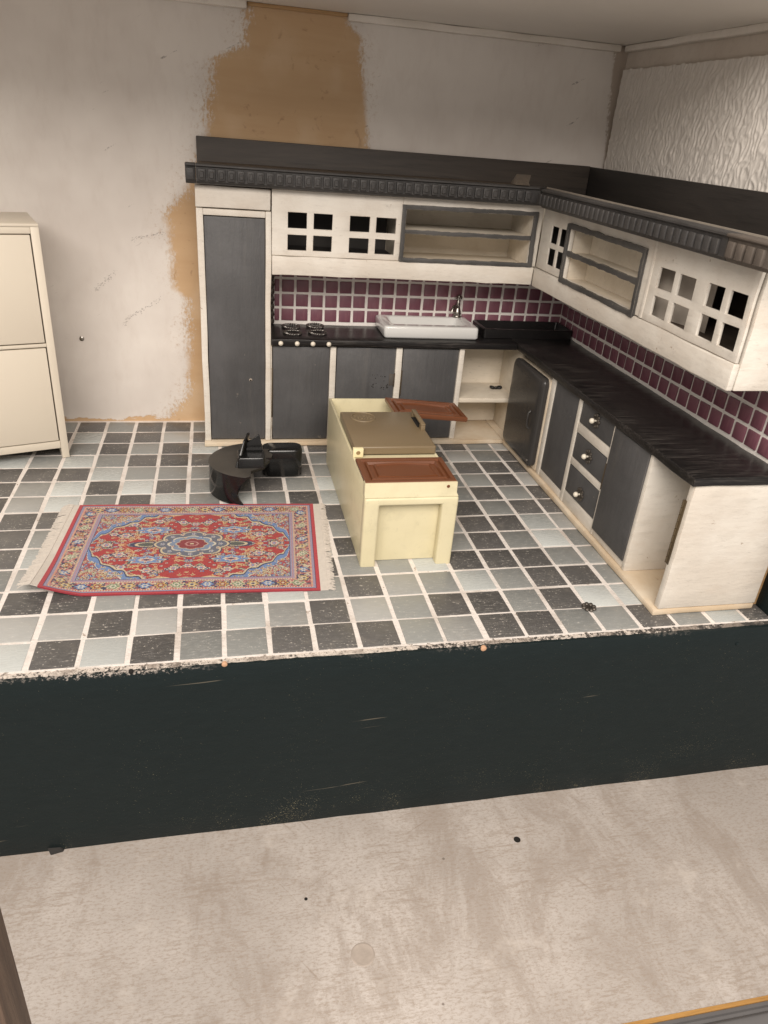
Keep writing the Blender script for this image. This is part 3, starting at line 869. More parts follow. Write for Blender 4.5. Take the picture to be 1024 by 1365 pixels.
for a in (0.5, 0.5 + PI / 2):
    dx, dy = 0.028 * math.cos(a), 0.028 * math.sin(a)
    mb.tube([(2.552 - dx, -0.085 - dy, 1.003), (2.552, -0.085, 1.006), (2.552 + dx, -0.085 + dy, 1.003)], [0.0085, 0.006, 0.0085], 8)
mb.lathe((2.552, -0.085, 0.996), [(0, 0), (0.011, 0), (0.012, 0.012), (0.007, 0.024), (0, 0.027)], 12)
mb.build('cross_handle', STEEL, tp, smooth=60)

# black tray in the corner
tr = MB()
tr.loft([rrect(3.035, -0.205, 0.345, 0.135, 0.015, 0.7725), rrect(3.035, -0.205, 0.350, 0.140, 0.016, 0.835), rrect(3.035, -0.205, 0.345, 0.136, 0.016, 0.839), rrect(3.035, -0.205, 0.330, 0.122, 0.014, 0.839), rrect(3.035, -0.205, 0.322, 0.112, 0.014, 0.785)])
tag(tr.build('black_tray', BLACKGLOSS, None, smooth=40), 'low black tray pushed into the worktop corner beside the sink', 'tray')

# ------------------------------------------------------------------ splashbacks
tile_s = mesh_only(BX(-0.0425, 0.0425, -0.010, 0.0, -0.0415, 0.0415), 'splash_tile', PLUM, bevel=0.0035, seg=2)
sb = thing('splashback', 'plum glass mosaic splashback behind the sink and hob', 'splashback', (2.3, -0.045, 0.772), group='mosaic splashbacks')
BX(1.16, 3.415, -0.050, -0.031, 0.70, 1.19).build('grout_bed', GROUTS, sb)
for i in range(-1, 21):
    for j in range(4):
        x = 1.247 + 0.1033 * (i + 0.5)
        if x - 0.0445 < 1.20 and i == -1:
            continue
        inst(tile_s, 'tile', sb, (x + random.gauss(0, 0.0012), -0.049, 0.784 + 0.101 * (j + 0.5) + random.gauss(0, 0.0012)), (random.gauss(0, 0.012), random.gauss(0, 0.010), random.gauss(0, 0.012)))
half = mesh_only(BX(-0.017, 0.017, -0.010, 0.0, -0.0415, 0.0415), 'splash_tile_half', PLUM, bevel=0.0035, seg=2)
for j in range(4):
    inst(half, 'half_tile', sb, (1.222, -0.049, 0.784 + 0.101 * (j + 0.5)))
sr = thing('splashback', 'plum glass mosaic splashback along the right-hand worktop', 'splashback', (3.40, -1.4, 0.772), group='mosaic splashbacks')
BX(3.396, 3.414, -2.70, -0.051, 0.70, 1.19).build('grout_bed', GROUTS, sr)
for i in range(25):
    for j in range(4):
        y = -0.078 - 0.1042 * (i + 0.5)
        inst(tile_s, 'tile', sr, (3.397, y + random.gauss(0, 0.0012), 0.784 + 0.101 * (j + 0.5) + random.gauss(0, 0.0012)), (random.gauss(0, 0.012), random.gauss(0, 0.010), -PI / 2 + random.gauss(0, 0.012)))
# twisted edging at the left of the mosaic
rings = []
for t in range(90):
    z = 0.774 + 0.402 * t / 89
    a = t * 0.55
    rings.append([(1.184 + (0.016 + 0.004 * math.sin(3 * b + a)) * math.cos(b), -0.070 + (0.014 + 0.004 * math.sin(3 * b + a)) * math.sin(b), z) for b in [2 * PI * q / 10 for q in range(10)]])
MB().loft(rings).build('twisted_edging', PEWTER, sb, smooth=60)

# ------------------------------------------------------------------ wall cabinets, back run
wc = thing('wall_cabinet', 'cream wall cabinet above the sink with two latticed windows and open shelves', 'cabinet', (2.05, -0.25, 1.18), group='wall cabinets of the toy kitchen')


def panes(u0, u1, v0, v1, mu=0.042, mv=0.038):
    um, vm = (u0 + u1) / 2, (v0 + v1) / 2
    return [(a, b, c, d_) for a, b in ((u0, um - mu / 2), (um + mu / 2, u1)) for c, d_ in ((v0, vm - mv / 2), (vm + mv / 2, v1))]


fy = lambda u, v, t: (u, t, v)
BX(1.157, 2.935, FY - 0.012, FY + 0.02, 1.182, 1.298).build('lower_rail', CREAM, wc, bevel=0.006, cuts=0.2, wobble=0.0045)
MB().holed((1.157, 1.985), (1.301, 1.686), panes(1.256, 1.537, 1.335, 1.560) + panes(1.648, 1.948, 1.335, 1.558), FY, FY + 0.018, fy).build('window_front', CREAM, wc, bevel=0.006, wobble=0.0015)
MB().holed((1.986, 2.946), (1.301, 1.690), [(2.005, 2.885, 1.318, 1.628)], FY + 0.004, FY + 0.03, fy).build('open_front', CREAM, wc, bevel=0.003)
BX(1.157, 3.40, -0.060, -0.031, 1.192, 1.682).build('back_panel', CREAM_IN, wc)
BX(1.160, 3.40, FY + 0.03, -0.061, 1.205, 1.300).build('floor_panel', CREAM_IN, wc)
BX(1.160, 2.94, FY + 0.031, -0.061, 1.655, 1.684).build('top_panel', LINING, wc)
BX(1.98, 2.003, FY + 0.031, -0.062, 1.302, 1.654).build('divider', CREAM_IN, wc)
BX(2.888, 2.92, FY + 0.031, -0.062, 1.302, 1.654).build('divider', CREAM_IN, wc)
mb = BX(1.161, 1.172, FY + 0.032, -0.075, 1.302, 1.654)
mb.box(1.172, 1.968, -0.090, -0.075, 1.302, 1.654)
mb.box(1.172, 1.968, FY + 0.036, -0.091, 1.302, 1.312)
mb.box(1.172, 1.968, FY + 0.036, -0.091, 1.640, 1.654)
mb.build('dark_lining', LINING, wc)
BX(2.004, 2.887, FY + 0.012, -0.062, 1.470, 1.490).build('shelf', CREAM_IN, wc, bevel=0.003)


def frame_bar(parent, pts, w, t, mat=GREYROUGH, name='grey_frame_bar'):
    """hand-painted bar between 2 points a,b (world), width w in-plane, thickness t; wobbly"""
    a, b, nrm = (Vector(q) for q in pts)
    d_ = (b - a).normalized()
    s = nrm.cross(d_).normalized()
    n_ = max(6, int((b - a).length / 0.02))
    rings = []
    for i in range(n_ + 1):
        c = a + (b - a) * i / n_
        w1 = w * (1 + 0.30 * mnoise.noise(c * 13.0) + 0.22 * mnoise.noise(c * 40.0))
        w2 = w * (1 + 0.30 * mnoise.noise(c * 13.0 + Vector((9, 9, 9))) + 0.22 * mnoise.noise(c * 40.0 + Vector((4, 4, 4))))
        tt = t * (1 + 0.2 * mnoise.noise(c * 30.0))
        rings.append([c - s * w1 / 2, c - s * w1 / 2 + nrm * tt * 0.8, c + nrm * tt, c + s * w2 / 2 + nrm * tt * 0.8, c + s * w2 / 2])
    return MB().loft(rings).build(name, mat, parent, smooth=50)


nb = (0, -1, 0)
yf = FY - 0.004
frame_bar(wc, ((1.985, yf, 1.632), (2.905, yf, 1.638), nb), 0.026, 0.016)
frame_bar(wc, ((1.985, yf, 1.310), (2.905, yf, 1.312), nb), 0.026, 0.016)
frame_bar(wc, ((1.996, yf + 0.001, 1.30), (1.994, yf + 0.001, 1.645), nb), 0.026, 0.018)
frame_bar(wc, ((2.898, yf + 0.001, 1.30), (2.892, yf + 0.001, 1.645), nb), 0.030, 0.018)
frame_bar(wc, ((2.004, yf + 0.012, 1.482), (2.884, yf + 0.012, 1.482), nb), 0.026, 0.012)

# ------------------------------------------------------------------ wall cabinets, right run
rc = thing('wall_cabinet', 'cream wall cabinet on the right wall with latticed windows, ending near the viewer', 'cabinet', (3.2, -1.6, 1.18), group='wall cabinets of the toy kitchen')
UX = 2.950
fx = lambda u, v, t: (t, u, v)
BX(UX - 0.014, UX + 0.02, -2.700, FY - 0.0125, 1.178, 1.296).build('lower_rail', CREAM, rc, bevel=0.008, cuts=0.2, wobble=0.004)
MB().holed((-0.880, FY + 0.003), (1.300, 1.690), panes(-0.856, -0.622, 1.348, 1.586, 0.034, 0.034), UX, UX + 0.014, fx).build('window_front', CREAM, rc, bevel=0.006, wobble=0.0015)
MB().holed((-1.885, -0.882), (1.300, 1.690), [(-1.806, -0.912, 1.312, 1.612)], UX - 0.004, UX + 0.026, fx).build('open_front', CREAM, rc, bevel=0.004)
MB().holed((-2.700, -1.887), (1.299, 1.690), panes(-2.285, -1.978, 1.335, 1.566, 0.040, 0.036) + panes(-2.662, -2.385, 1.338, 1.572, 0.040, 0.036), UX - 0.010, UX + 0.006, fx).build('window_front', CREAM, rc, bevel=0.007, wobble=0.0035)
BX(UX - 0.016, UX + 0.01, -1.915, -1.888, 1.30, 1.688).build('ridge_strip', CREAM, rc, bevel=0.005, cuts=0.1, wobble=0.0035)
BX(UX + 0.023, 3.49, -2.700, -2.668, 1.180, 1.690).build('end_panel', CREAM, rc, bevel=0.006, cuts=0.15, wobble=0.0045)
BX(3.396, 3.42, -2.667, -0.062, 1.192, 1.682).build('back_panel', LININGB, rc)
BX(UX + 0.021, 3.395, -2.667, -0.47, 1.190, 1.296).build('floor_panel', LININGB, rc)
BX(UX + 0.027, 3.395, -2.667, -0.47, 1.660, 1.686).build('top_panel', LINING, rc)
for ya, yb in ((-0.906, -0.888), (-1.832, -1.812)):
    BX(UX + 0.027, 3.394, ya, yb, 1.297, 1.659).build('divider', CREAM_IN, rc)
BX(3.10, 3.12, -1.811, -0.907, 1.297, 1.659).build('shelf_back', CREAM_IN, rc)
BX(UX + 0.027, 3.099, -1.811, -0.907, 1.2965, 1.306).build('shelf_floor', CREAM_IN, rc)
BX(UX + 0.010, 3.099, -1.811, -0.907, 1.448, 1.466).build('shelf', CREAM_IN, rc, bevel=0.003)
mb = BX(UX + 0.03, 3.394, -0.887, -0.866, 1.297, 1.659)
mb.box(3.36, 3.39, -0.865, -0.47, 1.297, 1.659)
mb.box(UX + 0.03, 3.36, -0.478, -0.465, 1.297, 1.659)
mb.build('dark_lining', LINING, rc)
rings = []
for q in range(9):
    a = PI / 2 * q / 8
    rings.append([(2.975 + 0.16 * math.sin(a), -1.84 - 0.34 * (1 - math.cos(a)), z) for z in (1.297, 1.655)] + [(2.981 + 0.16 * math.sin(a), -1.834 - 0.34 * (1 - math.cos(a)), z) for z in (1.655, 1.297)])
MB().loft(rings).build('curved_liner', m_plain('pale_card', (0.56, 0.50, 0.43), 0.7), rc, smooth=60)
nx = (-1, 0, 0)
xf = UX - 0.006
frame_bar(rc, ((xf, -0.895, 1.622), (xf, -1.822, 1.616), nx), 0.028, 0.018)
frame_bar(rc, ((xf, -0.900, 1.302), (xf, -1.825, 1.300), nx), 0.028, 0.018)
frame_bar(rc, ((xf + 0.001, -0.902, 1.29), (xf + 0.001, -0.896, 1.632), nx), 0.026, 0.020)
frame_bar(rc, ((xf + 0.001, -1.820, 1.288), (xf + 0.001, -1.816, 1.628), nx), 0.028, 0.020)
frame_bar(rc, ((xf + 0.012, -0.912, 1.462), (xf + 0.012, -1.808, 1.458), nx), 0.030, 0.014)

# ------------------------------------------------------------------ back planks and cornices
pl = BX(0.710, 3.428, -0.030, 0.0, 1.55, 1.932).build('back_plank', PLANK, None, bevel=0.003)
tag(pl, 'dark stained plank standing along the back above the wall cabinet', 'plank', 'planks above the wall cabinets')
pl2 = BX(3.430, 3.458, -2.74, 0.0, 1.55, 1.928).build('back_plank', PLANKY, None, bevel=0.003)
tag(pl2, 'near-black plank along the right wall above the wall cabinet', 'plank', 'planks above the wall cabinets')

cn = thing('cornice', 'charcoal dentil cornice along the back wall cabinets', 'cornice', (1.8, -0.5, 1.69), group='dentil cornices')
PROF = [(-0.47, 1.692), (-0.515, 1.692), (-0.532, 1.697), (-0.538, 1.706), (-0.545, 1.710), (-0.547, 1.784), (-0.556, 1.788), (-0.562, 1.792), (-0.562, 1.800), (-0.556, 1.803), (-0.47, 1.803)]
MB().loft([[(x_ + (0.0 if x_ < 2 else (y_ + 0.47) * 0.9), y_, z_) for y_, z_ in PROF] for x_ in (0.712, 1.3, 1.9, 2.93)]).build('moulding', CORN, cn, smooth=35)
MB().loft([[(x_, y_, z_) for y_, z_ in PROF] for x_ in (0.652, 0.7095)]).build('moulding_end', CORN, cn, bevel=0.003)
BX(0.72, 2.90, -0.469, -0.031, 1.6925, 1.790).build('top_board', m_wood('brown_top_board', (0.075, 0.056, 0.040), (0.13, 0.098, 0.068), 'x', 6), cn)
den = mesh_only(BX(-0.0215, 0.0215, -0.015, 0.004, -0.031, 0.031), 'dentil', CORN, bevel=0.005, seg=2)
studs = mesh_only(BX(-0.012, 0.012, -0.008, 0.001, -0.018, 0.018), 'dentil_boss', CORN, bevel=0.003, seg=1)
nd = 0
x = 0.745
while x < 2.82:
    dn = inst(den, 'dentil', cn, (x, -0.547, 1.747), (0, random.gauss(0, 0.02), 0))
    inst(studs, 'dentil_boss', dn, (x, -0.561, 1.747))
    x += 0.0565
inst(den, 'dentil', cn, (0.680, -0.547, 1.747))
cr = thing('cornice', 'charcoal dentil cornice along the right wall cabinets with a worn brown end', 'cornice', (2.9, -1.7, 1.69), group='dentil cornices')


def ringR(y0, slope=0.0):
    return [(2.902 + (y_ + 0.47), y0 - slope * (y_ + 0.47), z_ - 0.003) for y_, z_ in PROF]


MB().loft([ringR(-0.595, -0.9), ringR(-1.2), ringR(-2.0), ringR(-2.588)]).build('moulding', CORN, cr, smooth=35)
MB().loft([ringR(-2.591), ringR(-2.86)]).build('worn_end_moulding', CORNRAW, cr, bevel=0.002)
BX(2.904, 3.429, -2.70, -0.50, 1.6915, 1.715).build('top_board', bpy.data.materials['brown_top_board'], cr)
y = -0.66
while y > -2.57:
    dn = inst(den, 'dentil', cr, (2.825, y, 1.741), (random.gauss(0, 0.02), 0, -PI / 2))
    inst(studs, 'dentil_boss', dn, (2.811, y, 1.741), (0, 0, -PI / 2))
    y -= 0.0565
for y in (-2.63, -2.69, -2.75, -2.81):
    inst(den, 'dentil', cr, (2.825, y, 1.741), (0, 0, -PI / 2), CORNRAW)
MB().tube([(2.900, -0.56, 1.801), (2.900, -1.6, 1.799), (2.900, -2.86, 1.799)], 0.009, 6).build('top_bead', m_plain('pale_worn_bead', (0.19, 0.165, 0.135), 0.6, 0.3), cr)
MB().hexa([(2.66, -0.53, 1.807), (2.775, -0.55, 1.807), (2.775, -0.546, 1.807), (2.66, -0.526, 1.807), (2.735, -0.36, 1.875), (2.85, -0.36, 1.868), (2.85, -0.352, 1.868), (2.735, -0.352, 1.875)])
off = MB().hexa([(2.685, -0.550, 1.808), (2.785, -0.545, 1.808), (2.80, -0.41, 1.808), (2.70, -0.41, 1.808), (2.705, -0.500, 1.822), (2.795, -0.495, 1.822), (2.870, -0.330, 1.862), (2.765, -0.330, 1.862)])
tag(off.build('wood_offcut', m_wood('grey_offcut', (0.11, 0.09, 0.07), (0.16, 0.13, 0.10), 'y', 12), None, bevel=0.003), 'little grey wooden offcut resting on the cornice at the inner corner', 'offcut')

# ------------------------------------------------------------------ ivory shoe cabinet on the left
SH = 1.44
shc = thing('shoe_cabinet', 'ivory two-door tilt cabinet on legs at the left edge', 'cabinet', (-0.165, -0.632, 0.0), math.radians(18))
W_, D_ = 0.95, 0.50
def L(mb, *a, **kw):
    return mb.build(*a, local=True, **kw)


L(BX(-0.045, 0.0, 0.0, D_, 0.0, SH - 0.018), 'side_frame', SHOE, shc, bevel=0.003)
L(BX(-W_, -W_ + 0.045, 0.0, D_, 0.0, SH - 0.018), 'side_frame', SHOE, shc, bevel=0.003)
L(BX(-W_, 0.0, -0.002, D_, SH - 0.0175, SH), 'top', SHOE, shc, bevel=0.004)
L(BX(-W_ + 0.046, -0.046, 0.002, 0.05, SH - 0.055, SH - 0.019), 'rail', SHOE, shc, bevel=0.003)
L(BX(-W_ + 0.046, -0.046, 0.002, 0.05, 0.735, 0.755), 'rail', SHOE, shc, bevel=0.003)
L(BX(-W_ + 0.046, -0.046, 0.002, 0.05, 0.070, 0.118), 'rail', SHOE, shc, bevel=0.003)
L(BX(-W_ + 0.046, -0.046, 0.10, D_ - 0.02, 0.080, 0.10), 'floor_panel', SHOE, shc)
L(BX(-W_ + 0.046, -0.046, D_ - 0.02, D_, 0.080, SH - 0.02), 'back_panel', SHOE, shc)
L(BX(-W_ + 0.052, -0.052, -0.001, 0.028, 0.763, SH - 0.061), 'door', SHOE, shc, bevel=0.004)
L(BX(-W_ + 0.052, -0.052, -0.001, 0.028, 0.125, 0.728), 'door', SHOE, shc, bevel=0.004)

# ------------------------------------------------------------------ ivory toy unit lying on its back
ty = thing('toy_kitchen_unit', 'ivory plastic toy kitchen unit lying on its back on the tiles', 'toy unit', (1.755, -1.45, 0))
X0, X1, YN, YFAR, HT = 1.512, 2.000, -2.128, -0.772, 0.462
t_ = 0.016
body = MB()
body.box(X0, X0 + t_, YN + 0.05, YFAR, 0.002, HT)
body.box(X1 - t_, X1, YN + 0.05, YFAR, 0.002, HT)
body.box(X0 + t_, X1 - t_, YFAR - t_, YFAR, 0.002, HT)
body.box(X0 + t_, X1 - t_, YN + 0.080, YFAR - t_, 0.002, 0.02)
body.build('shell', IVORYPL, ty, bevel=0.003)
BX(X0 + t_ + 0.001, X1 - t_ - 0.001, -1.812, -1.700, 0.30, HT - 0.003).build('divider', IVORYPL, ty)
BX(X0 + t_ + 0.001, X1 - t_ - 0.001, -1.168, -1.150, 0.021, HT - 0.001).build('divider', IVORYPL, ty)
# kick end facing the camera
ke = MB().holed((X0, X1), (0.002, 0.405), [(1.592, 1.926, -0.01, 0.362)], YN, YN + 0.060, lambda u, v, t: (u, t, v))
ke.v = [(x_ + (0.012 if x_ > 1.99 else 0) * 1, y_, z_) for x_, y_, z_ in ke.v]
ke.build('kick_frame', IVORYPL, ty, bevel=0.012, seg=3)
BX(X0 + t_ + 0.001, X1 - t_ - 0.001, YN + 0.0605, YN + 0.078, 0.002, 0.46).build('kick_panel', IVORYPL, ty)
lip = MB()
lip.loft([[(X0, YN + 0.004, 0.406), (X1 + 0.010, YN + 0.004, 0.406), (X1 + 0.010, YN + 0.060, 0.406), (X0, YN + 0.060, 0.406)],
          [(X0 - 0.001, YN + 0.012, 0.425), (X1, YN + 0.012, 0.425), (X1, YN + 0.060, 0.425), (X0 - 0.001, YN + 0.060, 0.425)],
          [(X0 - 0.001, YN + 0.012, 0.486), (X1 - 0.002, YN + 0.012, 0.486), (X1 - 0.002, YN + 0.055, 0.486), (X0 - 0.001, YN + 0.055, 0.486)]])
lip.build('base_lip', IVORYPL, ty, bevel=0.003)
MB().lathe((1.949, YN + 0.0115, 0.462), [(0, 0), (0.009, 0), (0.008, 0.002), (0, 0.0025)], 12, 'y').build('peg_hole', BROWNPL, ty)
# fridge door
fd = BX(1.526, 1.990, -1.711, -1.160, 0.464, 0.513).build('fridge_door', TAUPEPL, ty, bevel=0.009, seg=3)
hd = MB()
hd.box(1.958, 1.984, -1.475, -1.430, 0.511, 0.540)
hd.box(1.958, 1.984, -1.255, -1.225, 0.511, 0.540)
hd.box(1.958, 1.984, -1.475, -1.225, 0.540, 0.553)
hd.build('handle', TAUPEPL, fd, bevel=0.003)
BX(1.950, 1.978, -1.425, -1.26, 0.5115, 0.5145).build('handle_gap_shade', HOLE, fd)  # flat dark plate standing in for the shade in the gap under the handle bar
cxo, cyo = 1.652, -1.258
ov = MB().tube([(cxo + 0.071 * math.cos(a), cyo + 0.078 * math.sin(a), 0.5135) for a in np.linspace(0, 2 * PI, 41)], 0.0042, 6, False)
EMB = m_plain('taupe_plastic_emblem', (0.24, 0.185, 0.115), 0.3, 0.05)
ov.build('emblem_oval', EMB, fd, smooth=60)
lt = MB()
for q in range(6):      # worn, no longer legible raised letters
    lx = cxo - 0.055 + q * 0.019
    h_ = 0.026
    lt.box(lx, lx + 0.004, cyo - h_, cyo + h_, 0.512, 0.5155)
    if q % 3 == 0:
        lt.box(lx + 0.004, lx + 0.012, cyo + h_ - 0.010, cyo + h_, 0.512, 0.5155)
    elif q % 3 == 1:
        lt.box(lx + 0.004, lx + 0.012, cyo - 0.005, cyo + 0.005, 0.512, 0.5155)
    else:
        lt.box(lx + 0.004, lx + 0.012, cyo - h_, cyo - h_ + 0.010, 0.512, 0.5155)
lt.build('emblem_lettering', EMB, fd)
hb = BX(1.513, 1.570, -1.738, -1.7120, 0.463, 0.514).build('hinge_block', m_plain('cream_hinge_plastic', (0.84, 0.74, 0.45), 0.3, 0.03), ty, bevel=0.003)
MB().lathe((1.541, -1.7385, 0.489), [(0, 0), (0.012, 0), (0.010, 0.0015), (0.004, -0.004), (0, -0.004)], 14, 'y').build('hinge_pin', m_plain('hinge_pin_brown', (0.30, 0.20, 0.09), 0.4), hb)  # small brown pin ring on the hinge block


def panel_door(name, parent, org, ux, uy, n_, w, l, th):
    """raised panel plastic door: org corner, unit vectors ux (w) uy (l), n_ normal"""
    org, ux, uy, n_ = (Vector(q) for q in (org, ux, uy, n_))
    P = lambda u, v, h: tuple(org + ux * u + uy * v + n_ * h)
    base_ = MB()
    rec = lambda i, h: [P(i, i, h), P(w - i, i, h), P(w - i, l - i, h), P(i, l - i, h)]
    base_.loft([rec(0.004, 0), rec(0, 0.008), rec(0, th - 0.004), rec(0.004, th), rec(0.026, th), rec(0.030, th - 0.013), rec(0.040, th - 0.013), rec(0.044, th - 0.001), rec(0.054, th - 0.001), rec(0.060, th - 0.014)])
    o = base_.build(name, BROWNPL, parent, smooth=30)
    # shaped centre panel with bowed long sides
    ring = []
    cu, cv = w / 2, l / 2
    hw, hl = w / 2 - 0.085, l / 2 - 0.070
    for k_ in range(41):
        f = -1 + 2 * k_ / 40
        ring.append((cu + hw * f, cv - hl - 0.018 * math.cos(f * PI / 2) + 0.012))
    for k_ in range(41):
        f = 1 - 2 * k_ / 40
        ring.append((cu + hw * f, cv + hl + 0.018 * math.cos(f * PI / 2) - 0.012))
    sc = lambda s, h: [P(cu + (u - cu) * s, cv + (v - cv) * s, h) for u, v in ring]
    MB().loft([sc(1.03, th - 0.015), sc(1.0, th - 0.001), sc(0.955, th - 0.001), sc(0.93, th - 0.009)]).build('raised_panel', BROWNPL, o, smooth=30)
    return o


panel_door('cupboard_door', ty, (1.514, -2.108, 0.464), (1, 0, 0), (0, 1, 0), (0, 0, 1), 0.482, 0.302, 0.026)
# open door, swung right and resting a little skewed
ux = Vector((1, 0.02, -0.085)).normalized()
uy = Vector((-0.02, 1, 0.0)).normalized()
nn = ux.cross(uy).normalized()
panel_door('open_cupboard_door', ty, (1.874, -1.149, 0.474), ux, uy, nn, 0.487, 0.282, 0.030)

# ------------------------------------------------------------------ broken black plastic piece
bk = thing('broken_plastic_base', 'broken glossy black plastic stand lying on the tiles behind the rug', 'broken plastic', (1.03, -1.12, 0))
cx, cy, rr, hz = 1.015, -1.150, 0.285, 0.185
# curved outer wall, tapering to a point at its broken end
rings = []
NA = 40
for q in range(NA + 1):
    f = q / NA
    ang = math.radians(95 + f * 160)
    ring_o, ring_i = [], []
    for hq in range(9):
        v = hq / 8
        cut = math.radians((10 * (1 - (2 * v - 0.9) ** 2)) if f > 0 else 0) * max(0, f * 4 - 3)
        an = ang - cut
        top = hz - 0.012 * max(0, f - 0.6)
        z = 0.004 + (top - 0.004) * v
        ring_o.append((cx + rr * math.cos(an), cy + rr * 0.93 * math.sin(an), z))
        ring_i.append((cx + (rr - 0.014) * math.cos(an), cy + (rr - 0.014) * 0.93 * math.sin(an), z))
    rings.append(ring_o + ring_i[::-1])
MB().loft(rings).build('curved_wall', DUSTYBL, bk, smooth=50)
# cap with jagged right edge
cap_o = []
for q in range(41):
    an = math.radians(80 + 175 * q / 40)
    cap_o.append((cx + rr * math.cos(an), cy + rr * 0.93 * math.sin(an)))
jag = []
p0, p1 = cap_o[-1], cap_o[0]
for q in range(1, 14):
    f = q / 14
    j_ = 0.10 * math.sin(f * PI) + 0.018 * math.sin(q * 2.4) + 0.010 * math.sin(q * 5.1)
    jag.append((p0[0] + (p1[0] - p0[0]) * f + j_, p0[1] + (p1[1] - p0[1]) * f - 0.02 * math.sin(q * 1.7)))
outl = cap_o + jag
MB().loft([[(x_, y_, hz - 0.004) for x_, y_ in outl], [(x_, y_, hz + 0.008) for x_, y_ in outl], [(cx + (x_ - cx) * 0.975, cy + (y_ - cy) * 0.975, hz + 0.013) for x_, y_ in outl]]).build('cap', DUSTYBL, bk, smooth=40)
# right-hand drum remnant
rg = []
for z, ins in ((0.004, 0.006), (0.012, 0.0), (0.176, 0.0), (0.190, 0.004), (0.194, 0.010)):
    rg.append(rrect(1.195, -0.940, 0.128 - ins, 0.070 - ins, 0.050, z, 6))
MB().loft(rg).build('drum_remnant', BLACKPL, bk, smooth=50)
# hub block and two fins
MB().loft([rrect(0.985, -1.215, 0.082, 0.070, 0.012, hz + 0.010, 3), rrect(0.985, -1.215, 0.080, 0.067, 0.012, hz + 0.072, 3), rrect(0.985, -1.215, 0.076, 0.063, 0.012, hz + 0.077, 3)]).build('hub_block', BLACKPL, bk, smooth=40)
MB().hexa([(0.885, -1.275, hz + 0.010), (0.915, -1.275, hz + 0.010), (0.960, -1.140, hz + 0.010), (0.930, -1.140, hz + 0.010), (0.940, -1.190, hz + 0.155), (0.953, -1.190, hz + 0.155), (0.985, -1.110, hz + 0.175), (0.965, -1.110, hz + 0.175)]).build('fin', BLACKPL, bk, bevel=0.006, seg=3)
rings = [[(0.950, -1.160, hz + 0.079), (1.055, -1.160, hz + 0.079), (1.055, -1.125, hz + 0.012), (0.950, -1.125, hz + 0.012)],
         [(0.955, -1.150, hz + 0.115), (1.050, -1.150, hz + 0.125), (1.050, -1.125, hz + 0.125), (0.955, -1.125, hz + 0.115)],
         [(0.985, -1.146, hz + 0.135), (1.040, -1.146, hz + 0.165), (1.040, -1.126, hz + 0.165), (0.985, -1.126, hz + 0.135)],
         [(1.010, -1.143, hz + 0.152), (1.032, -1.143, hz + 0.172), (1.032, -1.127, hz + 0.172), (1.010, -1.127, hz + 0.152)]]
MB().loft(rings).build('fin', BLACKPL, bk, smooth=50)

# ------------------------------------------------------------------ rug
TLc, TRc, BRc, BLc = Vector((0.003, -1.342)), Vector((1.346, -1.402)), Vector((1.276, -2.330)), Vector((-0.058, -2.262))
NU, NV = 420, 290
rug = thing('rug', 'small red and blue oriental patterned rug with pale fringes', 'rug', (0.64, -1.84, 0.0))


def rug_pt(u, v, h=0.0):
    """u 0..1 along the length, v 0 (near) .. 1 (far)"""
    pq = (BLc * (1 - u) + BRc * u) * (1 - v) + (TLc * (1 - u) + TRc * u) * v
    cu = max(0.0, 1 - (u / 0.16 + max(v, 0) / 0.42))
    z = 0.009 + 0.050 * cu ** 1.3 + 0.0035 * mnoise.noise(Vector((u * 4, v * 3, 0.5))) + h
    z += 0.010 * max(0.0, 1 - abs(u - 0.27) / 0.2) * max(0.0, 1 - v / 0.25) * 0.3
    return (pq.x + 0.012 * cu, pq.y + 0.012 * cu, max(z, 0.006 + h))


U, V = np.meshgrid((np.arange(NU) + 0.5) / NU, (np.arange(NV) + 0.5) / NV, indexing='ij')
X = (U - 0.5) * 1.345
Y = (V - 0.5) * 0.925
ax, ay = np.abs(X), np.abs(Y)
HX, HY = 1.345 / 2, 0.925 / 2
RED = (0.33, 0.016, 0.018)
DKRED = (0.20, 0.012, 0.020)
CRM = (0.52, 0.43, 0.28)
GOLD = (0.46, 0.29, 0.09)
NAVY = (0.022, 0.026, 0.075)
BLUE = (0.115, 0.20, 0.40)
LAV = (0.27, 0.23, 0.33)
PINK = (0.42, 0.19, 0.18)
GREEN = (0.14, 0.20, 0.11)
PALE = (0.55, 0.50, 0.40)
C_ = np.zeros((NU, NV, 3))
C_[:] = RED


def put(mask, c):
    C_[mask] = c


def smooth_noise(sx, sy, seed):
    g = np.random.default_rng(seed).random((64, 64))
    fx_, fy_ = (X * sx + 9.3) % 63, (Y * sy + 7.1) % 63
    ix, iy = fx_.astype(int), fy_.astype(int)
    tx, tyy = fx_ - ix, fy_ - iy
    tx, tyy = tx * tx * (3 - 2 * tx), tyy * tyy * (3 - 2 * tyy)
    return (g[ix, iy] * (1 - tx) + g[ix + 1, iy] * tx) * (1 - tyy) + (g[ix, iy + 1] * (1 - tx) + g[ix + 1, iy + 1] * tx) * tyy


def flower(px, py, r, petals, cols, mask=None, sx=1.0):
    d_ = np.hypot((X - px) / sx, Y - py)
    near = d_ < r * 1.5
    th = np.arctan2(Y - py, (X - px) / sx)
    rad = r * (0.82 + 0.18 * np.cos(petals * th))
    for f, c in zip((1.0, 0.78, 0.5, 0.25), cols):
        m = near & (d_ < rad * f)
        if mask is not None:
            m &= mask
        put(m, c)


